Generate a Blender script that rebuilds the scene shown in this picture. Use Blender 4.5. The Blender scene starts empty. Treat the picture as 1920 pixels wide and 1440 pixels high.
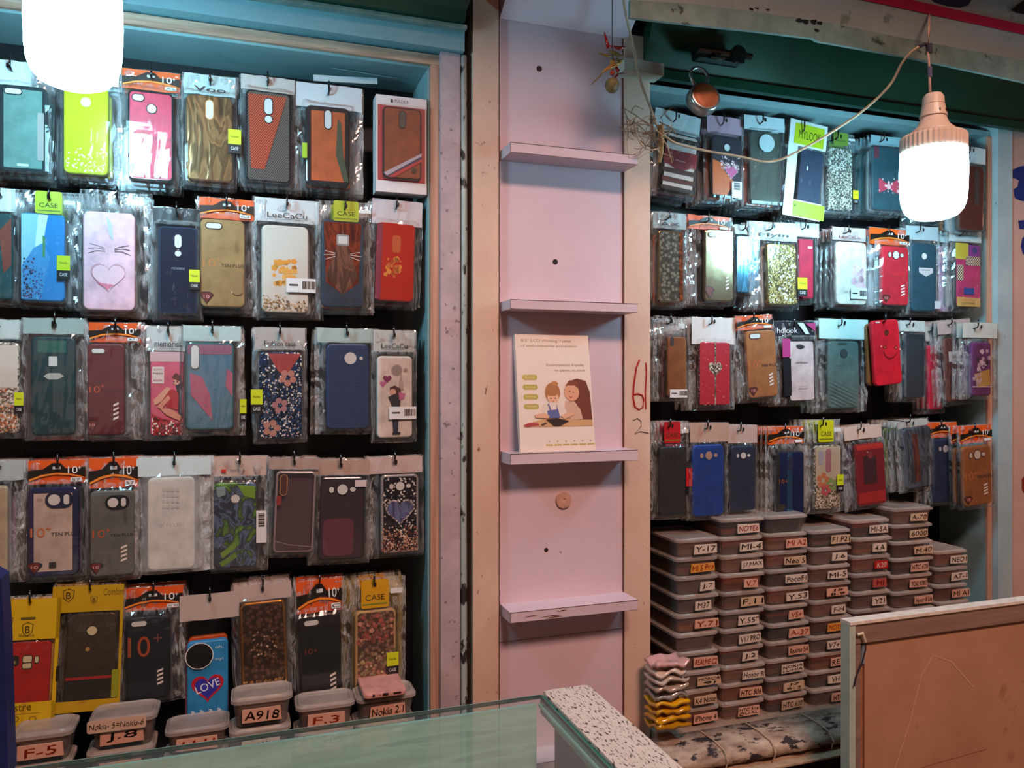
import bpy, math, random
from mathutils import Vector, Matrix, noise as mn
random.seed(7)
SC = bpy.context.scene
COL = SC.collection
# ---------------------------------------------------------------- place frame
EYE = 1.5
F = 1470.0
TH = math.radians(19.1)
HOR = 712.0
CT, ST = math.cos(TH), math.sin(TH)
def at(u, v, y):
    a = (u-960.0)/F; b = (HOR-v)/F
    t = y/(CT-a*ST)
    return Vector((t*(ST+a*CT), y, EYE+t*b))
def X(u, y): return at(u, 700, y).x
# ---------------------------------------------------------------- materials
def lin(c):
    c /= 255.0
    return c/12.92 if c <= .04045 else ((c+.055)/1.055)**2.4
def hexc(h):
    h = h.lstrip('#')
    return (lin(int(h[0:2],16)), lin(int(h[2:4],16)), lin(int(h[4:6],16)), 1)
MC = {}
def newmat(name):
    m = bpy.data.materials.new(name); m.use_nodes = True
    nt = m.node_tree; b = nt.nodes['Principled BSDF']
    return m, nt, b
def nd(nt, t, **k):
    n = nt.nodes.new(t)
    for a, v in k.items():
        if a.startswith('i_'):
            n.inputs[a[2:].replace('_', ' ')].default_value = v
        else: setattr(n, a, v)
    return n
def coords(nt, scale=(1,1,1), rot=(0,0,0)):
    tc = nd(nt, 'ShaderNodeTexCoord'); mp = nd(nt, 'ShaderNodeMapping')
    mp.inputs['Scale'].default_value = scale; mp.inputs['Rotation'].default_value = rot
    nt.links.new(tc.outputs['Object'], mp.inputs['Vector'])
    return mp.outputs['Vector']
def ramp(nt, fac, stops, interp='LINEAR'):
    r = nd(nt, 'ShaderNodeValToRGB'); r.color_ramp.interpolation = interp
    e = r.color_ramp.elements
    while len(e) > 1: e.remove(e[-1])
    e[0].position = stops[0][0]; e[0].color = stops[0][1]
    for p, c in stops[1:]:
        q = e.new(p); q.color = c
    nt.links.new(fac, r.inputs[0])
    return r.outputs[0]
def bump(nt, b, h, strength=.3, dist=.002):
    bp = nd(nt, 'ShaderNodeBump'); bp.inputs['Strength'].default_value = strength; bp.inputs['Distance'].default_value = dist
    nt.links.new(h, bp.inputs['Height']); nt.links.new(bp.outputs[0], b.inputs['Normal'])
def scale_c(c, k): return (min(c[0]*k,1), min(c[1]*k,1), min(c[2]*k,1), 1)
def M(h, fin='p'):
    key = h+fin
    if key in MC: return MC[key]
    m, nt, b = newmat('surface_'+fin+'_'+h.lstrip('#')); c = hexc(h)
    b.inputs['Base Color'].default_value = c
    L = nt.links
    if fin == 'p':      # print / card
        b.inputs['Roughness'].default_value = .45
    elif fin == 'm':    # matt rubber or leather
        n = nd(nt,'ShaderNodeTexNoise'); n.inputs['Scale'].default_value = 60; n.inputs['Detail'].default_value = 4
        L.new(coords(nt), n.inputs['Vector'])
        L.new(ramp(nt, n.outputs[0], [(.3, scale_c(c,.8)), (.7, scale_c(c,1.15))]), b.inputs['Base Color'])
        bump(nt, b, n.outputs[0], .2, .001); b.inputs['Roughness'].default_value = .45; b.inputs['Specular IOR Level'].default_value = .28
    elif fin == 'g':    # gloss
        b.inputs['Roughness'].default_value = .16; b.inputs['Coat Weight'].default_value = .6; b.inputs['Coat Roughness'].default_value = .05
        n = nd(nt,'ShaderNodeTexNoise'); n.inputs['Scale'].default_value = 18; L.new(coords(nt), n.inputs['Vector'])
        bump(nt, b, n.outputs[0], .15, .004)
    elif fin == 'mir':  # metallic mirror back
        b.inputs['Metallic'].default_value = .85; b.inputs['Roughness'].default_value = .2
        n = nd(nt,'ShaderNodeTexNoise'); n.inputs['Scale'].default_value = 14; L.new(coords(nt), n.inputs['Vector'])
        bump(nt, b, n.outputs[0], .2, .006)
    elif fin == 'gl':   # glitter
        v = nd(nt,'ShaderNodeTexVoronoi'); v.inputs['Scale'].default_value = 420; L.new(coords(nt), v.inputs['Vector'])
        s = nd(nt,'ShaderNodeSeparateColor'); L.new(v.outputs['Color'], s.inputs[0])
        L.new(ramp(nt, s.outputs[0], [(0, scale_c(c,.25)), (.45, c), (.75, scale_c(c,1.8)), (.88,(.95,.95,.9,1))], 'CONSTANT'), b.inputs['Base Color'])
        b.inputs['Roughness'].default_value = .25; b.inputs['Metallic'].default_value = .3
        bump(nt, b, s.outputs[1], .6, .001)
    elif fin == 'gem':  # chunky bubbles
        v = nd(nt,'ShaderNodeTexVoronoi'); v.inputs['Scale'].default_value = 150; L.new(coords(nt), v.inputs['Vector'])
        L.new(ramp(nt, v.outputs['Distance'], [(0, scale_c(c,1.7)), (.35, c), (.6, scale_c(c,.3))]), b.inputs['Base Color'])
        b.inputs['Roughness'].default_value = .15; b.inputs['Metallic'].default_value = .5
        bump(nt, b, v.outputs['Distance'], -.9, .003)
    elif fin == 'wov':  # woven squares
        ck = nd(nt,'ShaderNodeTexBrick'); ck.inputs['Scale'].default_value = 110; ck.inputs['Mortar Size'].default_value = .06
        ck.inputs['Color1'].default_value = c; ck.inputs['Color2'].default_value = scale_c(c,.75); ck.inputs['Mortar'].default_value = scale_c(c,.35)
        L.new(coords(nt, rot=(math.radians(90), 0, math.radians(0))), ck.inputs['Vector'])
        L.new(ck.outputs[0], b.inputs['Base Color']); bump(nt, b, ck.outputs['Fac'], -.5, .001); b.inputs['Roughness'].default_value = .4
    elif fin == 'cb':   # fine diagonal ribs
        w = nd(nt,'ShaderNodeTexWave', bands_direction='DIAGONAL'); w.inputs['Scale'].default_value = 190
        L.new(coords(nt, scale=(1,1,-.75)), w.inputs['Vector'])
        L.new(ramp(nt, w.outputs[1], [(.3, scale_c(c,.35)), (.7, scale_c(c,1.2))]), b.inputs['Base Color'])
        b.inputs['Roughness'].default_value = .25
    elif fin == 'art':  # blotchy picture
        n = nd(nt,'ShaderNodeTexNoise'); n.inputs['Scale'].default_value = 32; n.inputs['Detail'].default_value = 3; n.inputs['Distortion'].default_value = 1.2
        L.new(coords(nt), n.inputs['Vector'])
        g = c
        L.new(ramp(nt, n.outputs[0], [(.0,(.012,.014,.03,1)), (.42,(.02,.03,.05,1)), (.47,(.1,.16,.28,1)), (.53,(.02,.03,.03,1)), (.56, scale_c(g,.5)), (.62, g), (.75, scale_c(g,1.4))]), b.inputs['Base Color'])
        b.inputs['Roughness'].default_value = .35
    elif fin == 'holo':
        n = nd(nt,'ShaderNodeTexNoise'); n.inputs['Scale'].default_value = 22; n.inputs['Distortion'].default_value = 1.5
        L.new(coords(nt, scale=(1.6,1,.5)), n.inputs['Vector'])
        L.new(ramp(nt, n.outputs[0], [(.3, scale_c(c,.35)), (.42, c), (.5, scale_c(c,1.7)), (.55,scale_c(c,.6)), (.65, c)]), b.inputs['Base Color'])
        b.inputs['Metallic'].default_value = .6; b.inputs['Roughness'].default_value = .2
        bump(nt, b, n.outputs[0], .4, .004)
    elif fin == 'chk':
        ck = nd(nt,'ShaderNodeTexChecker'); ck.inputs['Scale'].default_value = 330
        ck.inputs['Color1'].default_value = c; ck.inputs['Color2'].default_value = (.02,.02,.02,1)
        L.new(coords(nt), ck.inputs['Vector']); L.new(ck.outputs[0], b.inputs['Base Color']); b.inputs['Roughness'].default_value = .35
    elif fin == 'tr':   # see-through tinted plastic
        b.inputs['Roughness'].default_value = .15; b.inputs['Coat Weight'].default_value = .5
        b.inputs['Alpha'].default_value = .55
    elif fin == 'ctr':  # cloudy container plastic
        b.inputs['Roughness'].default_value = .28
        n = nd(nt,'ShaderNodeTexNoise'); n.inputs['Scale'].default_value = 25; L.new(coords(nt), n.inputs['Vector'])
        L.new(ramp(nt, n.outputs[0], [(.3, (.4,.4,.4,1)), (.7, (.6,.6,.6,1))]), b.inputs['Alpha'])
    MC[key] = m
    return m
def surf(name, c1, c2, scale=6, rough=.6, det=6, spots=None, spot_scale=60, spot_thr=.68, stretch=(1,1,1), bmp=.15, metal=0, spot_mix=None):
    m, nt, b = newmat(name); L = nt.links; v = coords(nt, scale=stretch)
    n = nd(nt,'ShaderNodeTexNoise'); n.inputs['Scale'].default_value = scale; n.inputs['Detail'].default_value = det; n.inputs['Roughness'].default_value = .65
    L.new(v, n.inputs['Vector'])
    out = ramp(nt, n.outputs[0], [(.32, hexc(c1)), (.68, hexc(c2))])
    if spots:
        s = nd(nt,'ShaderNodeTexNoise'); s.inputs['Scale'].default_value = spot_scale; s.inputs['Detail'].default_value = 5
        s.inputs['Roughness'].default_value = .6; L.new(v, s.inputs['Vector'])
        f = ramp(nt, s.outputs[0], [(spot_thr, (0,0,0,1)), (spot_thr+.05, (1,1,1,1))])
        mx = nd(nt,'ShaderNodeMix', data_type='RGBA'); L.new(f, mx.inputs[0]); L.new(out, mx.inputs[6]); mx.inputs[7].default_value = hexc(spots)
        out = mx.outputs[2]
    L.new(out, b.inputs['Base Color']); b.inputs['Roughness'].default_value = rough; b.inputs['Metallic'].default_value = metal
    if bmp: bump(nt, b, n.outputs[0], bmp, .004)
    return m
PILLAR = surf('stained_beige_board', '#c9a694', '#d9bba6', 9, .55, spots='#8a5f4c', spot_scale=85, spot_thr=.66, stretch=(1,1,.6))
PINK = surf('scuffed_lilac_laminate', '#cdb4be', '#d9c0c8', 4, .38, spots='#7a5a66', spot_scale=70, spot_thr=.735, bmp=.05)
PINKS = surf('shelf_lilac_laminate', '#cdb6c0', '#dac4cc', 5, .35, spots='#4a3038', spot_scale=60, spot_thr=.72, stretch=(.4,1,2), bmp=.05)
TEAL = surf('blue_grey_painted_ply', '#7b9ba0', '#8fadb0', 14, .6, stretch=(.5,1,1), spots='#3f666e', spot_scale=40, spot_thr=.66)
TEALF = surf('worn_blue_paint', '#5d8b98', '#79a3ab', 10, .5, spots='#2f4c52', spot_scale=70, spot_thr=.66, stretch=(.25,1,1))
PLY = surf('raw_ply_edge', '#8d6b5a', '#c9a68f', 40, .7, stretch=(.15,1,3), spots='#5a4038', spot_scale=80, spot_thr=.68)
PLYV = surf('raw_ply_edge_upright', '#9a6f5b', '#cc9f88', 40, .7, stretch=(3,1,.1), spots='#5a4038', spot_scale=80, spot_thr=.68)
GREYT = surf('worn_grey_mauve_trim', '#a18f96', '#bba7ab', 18, .6, spots='#75656c', spot_scale=90, spot_thr=.62)
BLACKP = surf('black_back_panel', '#0c0d12', '#14161d', 8, .5, bmp=0)
GREEN = surf('dark_green_metal', '#0d2b20', '#16402f', 7, .35, spots='#27573f', spot_scale=45, spot_thr=.66, metal=.2)
FASC = surf('dirty_white_sign_sheet', '#87979b', '#9ba8aa', 5, .45, spots='#70807c', spot_scale=18, spot_thr=.63)
FOLD = surf('grimy_folded_metal', '#5f756f', '#82958e', 22, .5, spots='#36423c', spot_scale=40, spot_thr=.63, metal=.2)
LIGHTBL = surf('pale_blue_painted_trim', '#93a8ae', '#a9bcbf', 10, .5, spots='#5f7478', spot_scale=60, spot_thr=.68)
WALLR = surf('pinkish_painted_wall', '#b8958b', '#c6a498', 6, .6, spots='#8d675a', spot_scale=30, spot_thr=.68)
CHIP = surf('chipped_white_board', '#d3c4b8', '#e0d2c6', 12, .6, spots='#2e2420', spot_scale=210, spot_thr=.555, stretch=(1.5,.45,1), bmp=.4)
CARDB = surf('brown_backing_paper', '#ad7f63', '#c29477', 5, .55, spots='#a6785c', spot_scale=10, spot_thr=.62, bmp=.5)
METAL = surf('brushed_pink_metal', '#a98a80', '#d2b5a8', 8, .32, stretch=(.2,1,6), metal=.55, bmp=0)
NEWS = surf('printed_newspaper', '#7a5c4e', '#cdb8a4', 30, .7, spots='#2b2024', spot_scale=45, spot_thr=.555, stretch=(.6,1,1.6), bmp=.9)
FLOORM = surf('dark_floor', '#3b332f', '#55483f', 4, .7)
RUST = surf('rust_copper_face', '#8a4326', '#b5643a', 30, .45, spots='#3c1c12', spot_scale=60, spot_thr=.64, metal=.35)
STEEL = surf('dull_steel', '#8b8f90', '#b5b8b6', 20, .3, metal=.9)
BULBP = surf('ivory_lamp_plastic', '#d8bfae', '#e3ccba', 8, .35, bmp=0)
ROPE = surf('dusty_cord', '#9c8268', '#bfa68a', 60, .7)
TWIG = surf('dry_twigs', '#4a3626', '#86694a', 50, .8)
WOODIN = surf('aged_board', '#6d5848', '#8d7560', 10, .7, stretch=(.2,1,4))

def film_mat(name, tint=(1,1,1,1), base=.05, haze=.05, hcol=(.8,.85,.88,1), scale=20, strength=.5, dist=.0022, fr=.7, blend=.2, rough=.09):
    m = bpy.data.materials.new(name); m.use_nodes = True; nt = m.node_tree; L = nt.links
    for n in list(nt.nodes): nt.nodes.remove(n)
    out = nd(nt,'ShaderNodeOutputMaterial'); tr = nd(nt,'ShaderNodeBsdfTransparent'); gl = nd(nt,'ShaderNodeBsdfGlossy'); df = nd(nt,'ShaderNodeBsdfDiffuse')
    tr.inputs[0].default_value = tint; gl.inputs['Roughness'].default_value = rough; df.inputs[0].default_value = hcol
    n = nd(nt,'ShaderNodeTexNoise'); n.inputs['Scale'].default_value = scale; n.inputs['Detail'].default_value = 2.5; n.inputs['Distortion'].default_value = .8
    L.new(coords(nt, scale=(1.3,1,.4)), n.inputs['Vector'])
    bp = nd(nt,'ShaderNodeBump'); bp.inputs['Strength'].default_value = strength; bp.inputs['Distance'].default_value = dist
    L.new(n.outputs[0], bp.inputs['Height']); L.new(bp.outputs[0], gl.inputs['Normal'])
    lw = nd(nt,'ShaderNodeLayerWeight'); lw.inputs[0].default_value = blend; L.new(bp.outputs[0], lw.inputs['Normal'])
    ad = nd(nt,'ShaderNodeMath', operation='MULTIPLY_ADD'); L.new(lw.outputs['Fresnel'], ad.inputs[0]); ad.inputs[1].default_value = fr; ad.inputs[2].default_value = base
    cl = nd(nt,'ShaderNodeMath', operation='MINIMUM'); L.new(ad.outputs[0], cl.inputs[0]); cl.inputs[1].default_value = .75
    m1 = nd(nt,'ShaderNodeMixShader'); m1.inputs[0].default_value = haze
    if 'film' in name:   # loose film is more crumpled and cloudy; haze streaks paint its glimmer highlights
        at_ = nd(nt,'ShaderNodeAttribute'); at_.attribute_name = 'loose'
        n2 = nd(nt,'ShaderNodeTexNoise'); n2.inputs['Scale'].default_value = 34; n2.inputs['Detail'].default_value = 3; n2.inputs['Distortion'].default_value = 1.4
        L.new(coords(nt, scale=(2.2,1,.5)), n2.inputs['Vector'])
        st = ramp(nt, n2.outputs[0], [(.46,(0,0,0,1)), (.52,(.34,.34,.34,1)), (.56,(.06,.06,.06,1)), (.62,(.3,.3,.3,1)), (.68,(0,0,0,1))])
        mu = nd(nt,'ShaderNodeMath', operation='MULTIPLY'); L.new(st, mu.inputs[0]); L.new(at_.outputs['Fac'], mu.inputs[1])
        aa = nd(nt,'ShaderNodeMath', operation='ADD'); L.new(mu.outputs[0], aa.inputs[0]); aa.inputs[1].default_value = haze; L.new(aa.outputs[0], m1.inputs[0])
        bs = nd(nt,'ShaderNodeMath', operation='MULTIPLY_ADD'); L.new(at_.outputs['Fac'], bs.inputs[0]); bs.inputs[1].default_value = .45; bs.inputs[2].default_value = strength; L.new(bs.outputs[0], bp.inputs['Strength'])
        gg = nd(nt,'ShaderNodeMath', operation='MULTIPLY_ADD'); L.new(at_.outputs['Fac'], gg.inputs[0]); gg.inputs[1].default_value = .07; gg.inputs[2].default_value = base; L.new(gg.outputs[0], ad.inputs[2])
    if 'dusty' in name:
        n2 = nd(nt,'ShaderNodeTexNoise'); n2.inputs['Scale'].default_value = 16; n2.inputs['Detail'].default_value = 5
        L.new(coords(nt, scale=(.35,1,3.2)), n2.inputs['Vector'])
        L.new(ramp(nt, n2.outputs[0], [(.3,(.62,.62,.62,1)), (.5,(.84,.84,.84,1)), (.58,(.97,.97,.97,1)), (.64,(.7,.7,.7,1))]), m1.inputs[0])
    pass; L.new(tr.outputs[0], m1.inputs[1]); L.new(df.outputs[0], m1.inputs[2])
    m2 = nd(nt,'ShaderNodeMixShader'); L.new(cl.outputs[0], m2.inputs[0]); L.new(m1.outputs[0], m2.inputs[1]); L.new(gl.outputs[0], m2.inputs[2])
    L.new(m2.outputs[0], out.inputs[0]); return m
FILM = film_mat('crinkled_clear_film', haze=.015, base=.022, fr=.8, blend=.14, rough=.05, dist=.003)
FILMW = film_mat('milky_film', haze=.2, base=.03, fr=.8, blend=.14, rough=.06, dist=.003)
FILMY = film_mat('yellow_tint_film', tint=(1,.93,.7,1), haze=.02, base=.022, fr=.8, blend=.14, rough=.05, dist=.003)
GLASS = film_mat('clear_counter_glass', tint=(.9,.98,.96,1), base=.05, haze=.04, scale=3, strength=.02, fr=.5, blend=.06, rough=.03)
GLASSD = film_mat('dusty_counter_glass', tint=(.7,.88,.84,1), base=.04, haze=.8, hcol=(.62,.92,.86,1), scale=4, strength=.05, fr=.3, blend=.1)
GEDGE = M('#1f7a68', 'g')

# ---------------------------------------------------------------- mesh builder
_tc = {}
def text_geo(s):
    if s in _tc: return _tc[s]
    cu = bpy.data.curves.new('t', 'FONT'); cu.body = s; cu.size = 1; cu.resolution_u = 3; cu.align_x = 'CENTER'; cu.align_y = 'CENTER'
    o = bpy.data.objects.new('t', cu); COL.objects.link(o)
    dg = bpy.context.evaluated_depsgraph_get(); dg.update(); me = o.evaluated_get(dg).to_mesh()
    vs = [(v.co.x, v.co.y) for v in me.vertices]; fs = [tuple(p.vertices) for p in me.polygons]
    o.evaluated_get(dg).to_mesh_clear(); bpy.data.objects.remove(o); bpy.data.curves.remove(cu)
    _tc[s] = (vs, fs); return _tc[s]
def rr(w, h, r, n=5, cx=0, cz=0):
    r = min(r, w/2*.999, h/2*.999); pts = []
    for (sx, sz, a0) in ((1,1,0), (-1,1,90), (-1,-1,180), (1,-1,270)):
        for i in range(n+1):
            a = math.radians(a0+90*i/n)
            pts.append((cx+sx*(w/2-r)+r*math.cos(a), cz+sz*(h/2-r)+r*math.sin(a)))
    return pts
def circ(cx, cz, r, n=20, rz=None): return [(cx+r*math.cos(2*math.pi*i/n), cz+(rz or r)*math.sin(2*math.pi*i/n)) for i in range(n)]
def heart(cx, cz, s, n=28):
    return [(cx+s*16*math.sin(t)**3/17, cz+s*(13*math.cos(t)-5*math.cos(2*t)-2*math.cos(3*t)-math.cos(4*t))/17) for t in [2*math.pi*i/n for i in range(n)]]
class MB:
    def __init__(s): s.v = []; s.f = []; s.mi = []; s.ms = []; s.T = Matrix()
    def mat(s, m):
        if m not in s.ms: s.ms.append(m)
        return s.ms.index(m)
    def add(s, vs, fs, m):
        b = len(s.v); s.v += [tuple(s.T @ Vector(p)) for p in vs]; k = s.mat(m)
        for f in fs: s.f.append(tuple(b+i for i in f)); s.mi.append(k)
    def box(s, x0, x1, y0, y1, z0, z1, m, bev=0):
        if bev:
            lp = rr(abs(x1-x0), abs(z1-z0), bev, 3, (x0+x1)/2, (z0+z1)/2); return s.prism(lp, y0, y1, m)
        vs = [(x,y,z) for x in (x0,x1) for y in (y0,y1) for z in (z0,z1)]
        s.add(vs, [(0,2,3,1),(4,5,7,6),(0,1,5,4),(2,6,7,3),(0,4,6,2),(1,3,7,5)], m)
    def rings(s, loops, m, cap0=True, cap1=True):
        n = len(loops[0]); vs = [p for l in loops for p in l]; fs = []
        for k in range(len(loops)-1):
            for i in range(n):
                j = (i+1) % n; fs.append((k*n+i, k*n+j, (k+1)*n+j, (k+1)*n+i))
        if cap0: fs.append(tuple(range(n))[::-1])
        if cap1: fs.append(tuple((len(loops)-1)*n+i for i in range(n)))
        s.add(vs, fs, m)
    def prism(s, lp, yf, yb, m): s.rings([[(x,yf,z) for x,z in lp], [(x,yb,z) for x,z in lp]], m)
    def flat(s, lp, y, m): s.prism(lp, y, y+.00025, m)
    def text(s, t, cx, cz, size, y, m, rot=0, fit=None, shear=0, jit=0):
        vs, fs = text_geo(t)
        if not vs: return
        x0 = min(p[0] for p in vs); x1 = max(p[0] for p in vs); z0 = min(p[1] for p in vs); z1 = max(p[1] for p in vs)
        ox, oz = (x0+x1)/2, (z0+z1)/2; kx = kz = size
        if fit: kx = fit/max(x1-x0, 1e-6); kz = size/max(z1-z0, 1e-6)
        c, q = math.cos(rot), math.sin(rot); out = []
        for (a, b) in vs:
            a = (a-ox)*kx; b = (b-oz)*kz
            if jit: b += jit*math.sin(a*900+len(t)); a += jit*.5*math.sin(b*700)
            a += shear*b; out.append((cx+a*c-b*q, y, cz+a*q+b*c))
        s.add(out, [f[::-1] for f in fs], m)
    def tube(s, pts, r, m, n=8, r1=None):
        pts = [Vector(p) for p in pts]; loops = []
        for i, p in enumerate(pts):
            d = (pts[min(i+1, len(pts)-1)]-pts[max(i-1, 0)]).normalized()
            a = d.cross(Vector((0,0,1)) if abs(d.z) < .9 else Vector((1,0,0))).normalized(); b = d.cross(a)
            rad = r if r1 is None else (r[i] if isinstance(r, (list, tuple)) else r+(r1-r)*i/(len(pts)-1))
            loops.append([tuple(p+a*rad*math.cos(2*math.pi*k/n)+b*rad*math.sin(2*math.pi*k/n)) for k in range(n)])
        s.rings(loops, m)
    def lathe(s, prof, m, n=40, c=(0,0,0), axis='z', rib=0):
        loops = []
        for (r, h) in prof:
            l = []
            for k in range(n):
                a = 2*math.pi*k/n; q = r*(1+(rib if k % 2 else 0))
                x, y = q*math.cos(a), q*math.sin(a)
                l.append((c[0]+x, c[1]+y, c[2]+h) if axis == 'z' else (c[0]+x, c[1]+h, c[2]+y))
            loops.append(l)
        s.rings(loops, m)
    def stroke(s, pts, w, y, m):
        L, R = [], []
        for i, (x, z) in enumerate(pts):
            a = pts[max(i-1,0)]; b = pts[min(i+1,len(pts)-1)]; dx, dz = b[0]-a[0], b[1]-a[1]; l = math.hypot(dx, dz) or 1
            L.append((x-dz/l*w/2, y, z+dx/l*w/2)); R.append((x+dz/l*w/2, y, z-dx/l*w/2))
        n = len(pts); s.add(L+R, [(i, i+1, n+i+1, n+i) for i in range(n-1)], m)
    def mesh(s, name, smooth=False, autos=True):
        me = bpy.data.meshes.new(name); me.from_pydata(s.v, [], s.f)
        for m in s.ms: me.materials.append(m)
        me.polygons.foreach_set('material_index', s.mi)
        if smooth: me.polygons.foreach_set('use_smooth', [True]*len(s.f))
        if getattr(s, 'attr', None):
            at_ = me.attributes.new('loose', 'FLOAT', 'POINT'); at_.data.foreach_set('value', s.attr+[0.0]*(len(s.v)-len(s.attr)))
        me.update(); return me
    def build(s, name, parent=None, smooth=False, loc=None):
        o = bpy.data.objects.new(name, s.mesh(name, smooth)); COL.objects.link(o)
        if parent: o.parent = parent
        if loc is not None: o.location = loc
        return o
def tag(o, label, cat, group=None):
    o['label'] = label; o['category'] = cat
    if group: o['group'] = group
    return o
def root(name, loc, label, cat, group=None, rot=(0,0,0)):
    o = bpy.data.objects.new(name, None); o.empty_display_size = .02; COL.objects.link(o)
    o.location = loc; o.rotation_euler = rot
    return tag(o, label, cat, group)
def structure(o): o['kind'] = 'structure'; return o
def smooth(t): t = max(0, min(1, t)); return t*t*(3-2*t)
def seedoff(): return Vector((random.random()*50, random.random()*50, random.random()*50))

# ---------------------------------------------------------------- phone case parts
HOLE = '#ccd3d4'
def case_mesh(w, h, d, col, fin, rim=None, rimfin='g', decor=(), frame=.004):
    mb = MB(); r = w*.13; lp = lambda i: rr(w-2*i, h-2*i, max(r-i,.001))
    rm = M(rim, rimfin) if rim else M(col, fin); fm = M(col, fin)
    ring = lambda i, y: [(x, y, z) for x, z in lp(i)]
    mb.rings([ring(.0008, 0), ring(0, -.0015), ring(0, -d*.65), ring(.0008, -d*.92), ring(.0022, -d), ring(frame if rim else .003, -d)], rm, True, False)
    mb.rings([ring(frame if rim else .003, -d), ring((frame if rim else .003)+.0004, -d+(.0006 if rim else 0)), ], fm, False, True)
    y = -d-.0002
    fx = lambda a: (a-.5)*w
    fz = lambda a: (.5-a)*h
    for e in decor:
        k = e[0]; y -= .00012
        if k == 'r': mb.flat(rr((e[3]-e[1])*w, (e[4]-e[2])*h, e[6] if len(e) > 6 else .0012, 3, fx((e[1]+e[3])/2), fz((e[2]+e[4])/2)), y, mm(e[5]))
        elif k == 'c': mb.flat(circ(fx(e[1]), fz(e[2]), e[3]*w), y, mm(e[4]))
        elif k == 'p': mb.flat([(fx(a), fz(b)) for a, b in e[1]], y, mm(e[2]))
        elif k == 'h': mb.flat(heart(fx(e[1]), fz(e[2]), e[3]*w), y, mm(e[4]))
        elif k == 'l': mb.stroke([(fx(a), fz(b)) for a, b in e[1]], e[2]*w, y, mm(e[3]))
        elif k == 't': mb.text(e[4], fx(e[1]), fz(e[2]), e[3]*w, y, mm(e[5]), rot=math.radians(e[6]) if len(e) > 6 else 0, fit=e[7]*w if len(e) > 7 else None)
        elif k == 's':  # scatter of flecks
            rg = random.Random(e[1]*31+5)
            for _ in range(e[1]):
                a = e[2]+(e[4]-e[2])*rg.random(); b = e[3]+(e[5]-e[3])*rg.random()**.7; q = e[6]*w*(.5+rg.random())
                mb.flat(circ(fx(a), fz(b), q, 5), y, mm(rg.choice(e[7])))
        elif k == 'f':  # five-petal blossom
            for q in range(5):
                an = q*1.257+e[1]*9; cx, cz = fx(e[1])+e[3]*w*math.cos(an), fz(e[2])+e[3]*w*math.sin(an)
                mb.flat(circ(cx, cz, e[3]*w*.62, 9), y-q*.00002, mm(e[4]))
    return mb
def mm(c):
    if isinstance(c, str) and ':' in c: a, b = c.split(':'); return M(a, b)
    return M(c)
def ringdisc(mb, w, h, x, z, pw, ph, d, rimc='#1a1c20', hole=HOLE, lip=.0012):
    y = -d
    mb.prism(rr(pw+2*lip, ph+2*lip, min(pw,ph)/2+lip, 5, x, z), y-.0009, y, M(rimc, 'g'))
    mb.flat(rr(pw, ph, min(pw,ph)/2, 5, x, z), y-.0012, M(hole, 'p'))
def camera_mesh(kind, w, h, d, rimc, hole=HOLE):
    mb = MB(); Z = lambda f: (.5-f)*h; P = lambda x, z, pw, ph: ringdisc(mb, w, h, x*w, Z(z), pw*w, ph*w, d, rimc, hole)
    if kind == 'pill': P(0,.17,.15,.42)
    elif kind == 'pillc': P(0,.17,.17,.36); P(0,.31,.16,.16); mb.flat(circ(0, Z(.265), .018*w), -d-.0006, M('#c8c8c8'))
    elif kind == 'pillTL': P(-.3,.17,.15,.5)
    elif kind == 'slot': P(-.2,.08,.34,.12)
    elif kind == 'slotring': P(-.27,.09,.24,.14); P(.02,.2,.2,.2)
    elif kind == 'circ': P(0,.19,.2,.2)
    elif kind == 'circR': P(.05,.17,.28,.28); P(.3,.17,.08,.08)
    elif kind == 'tri': P(-.23,.15,.1,.13); P(0,.15,.22,.22); P(.22,.15,.12,.1)
    elif kind == 'sq':
        mb.prism(rr(.3*w,.26*w,.01*w+.002,4,.0,Z(.23)), -d-.0009, -d, M(rimc,'g')); mb.flat(rr(.22*w,.18*w,.002,4,0,Z(.23)), -d-.0012, M(hole))
    elif kind == 'dual':
        mb.prism(rr(.55*w,.36*w,.012,5,.12*w,Z(.14)), -d-.001, -d, M(rimc,'g'))
        mb.flat(rr(.24*w,.24*w,.008,5,.02*w,Z(.14)), -d-.0013, M(hole)); mb.flat(rr(.11*w,.22*w,.004,5,.26*w,Z(.14)), -d-.0013, M(hole))
    elif kind == 'bigc': P(.02,.16,.5,.5)
    elif kind == 'trio':
        for (x, z, a, b) in ((.0,.19,.19,.15), (.0,.26,.19,.12), (.2,.2,.08,.15)):
            mb.prism(rr(a*w+.002,b*w+.002,.003,4,x*w,Z(z)), -d-.001, -d, M('#16161a','g')); mb.flat(rr(a*w,b*w,.002,4,x*w,Z(z)), -d-.0013, M(hole))
    return mb
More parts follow.
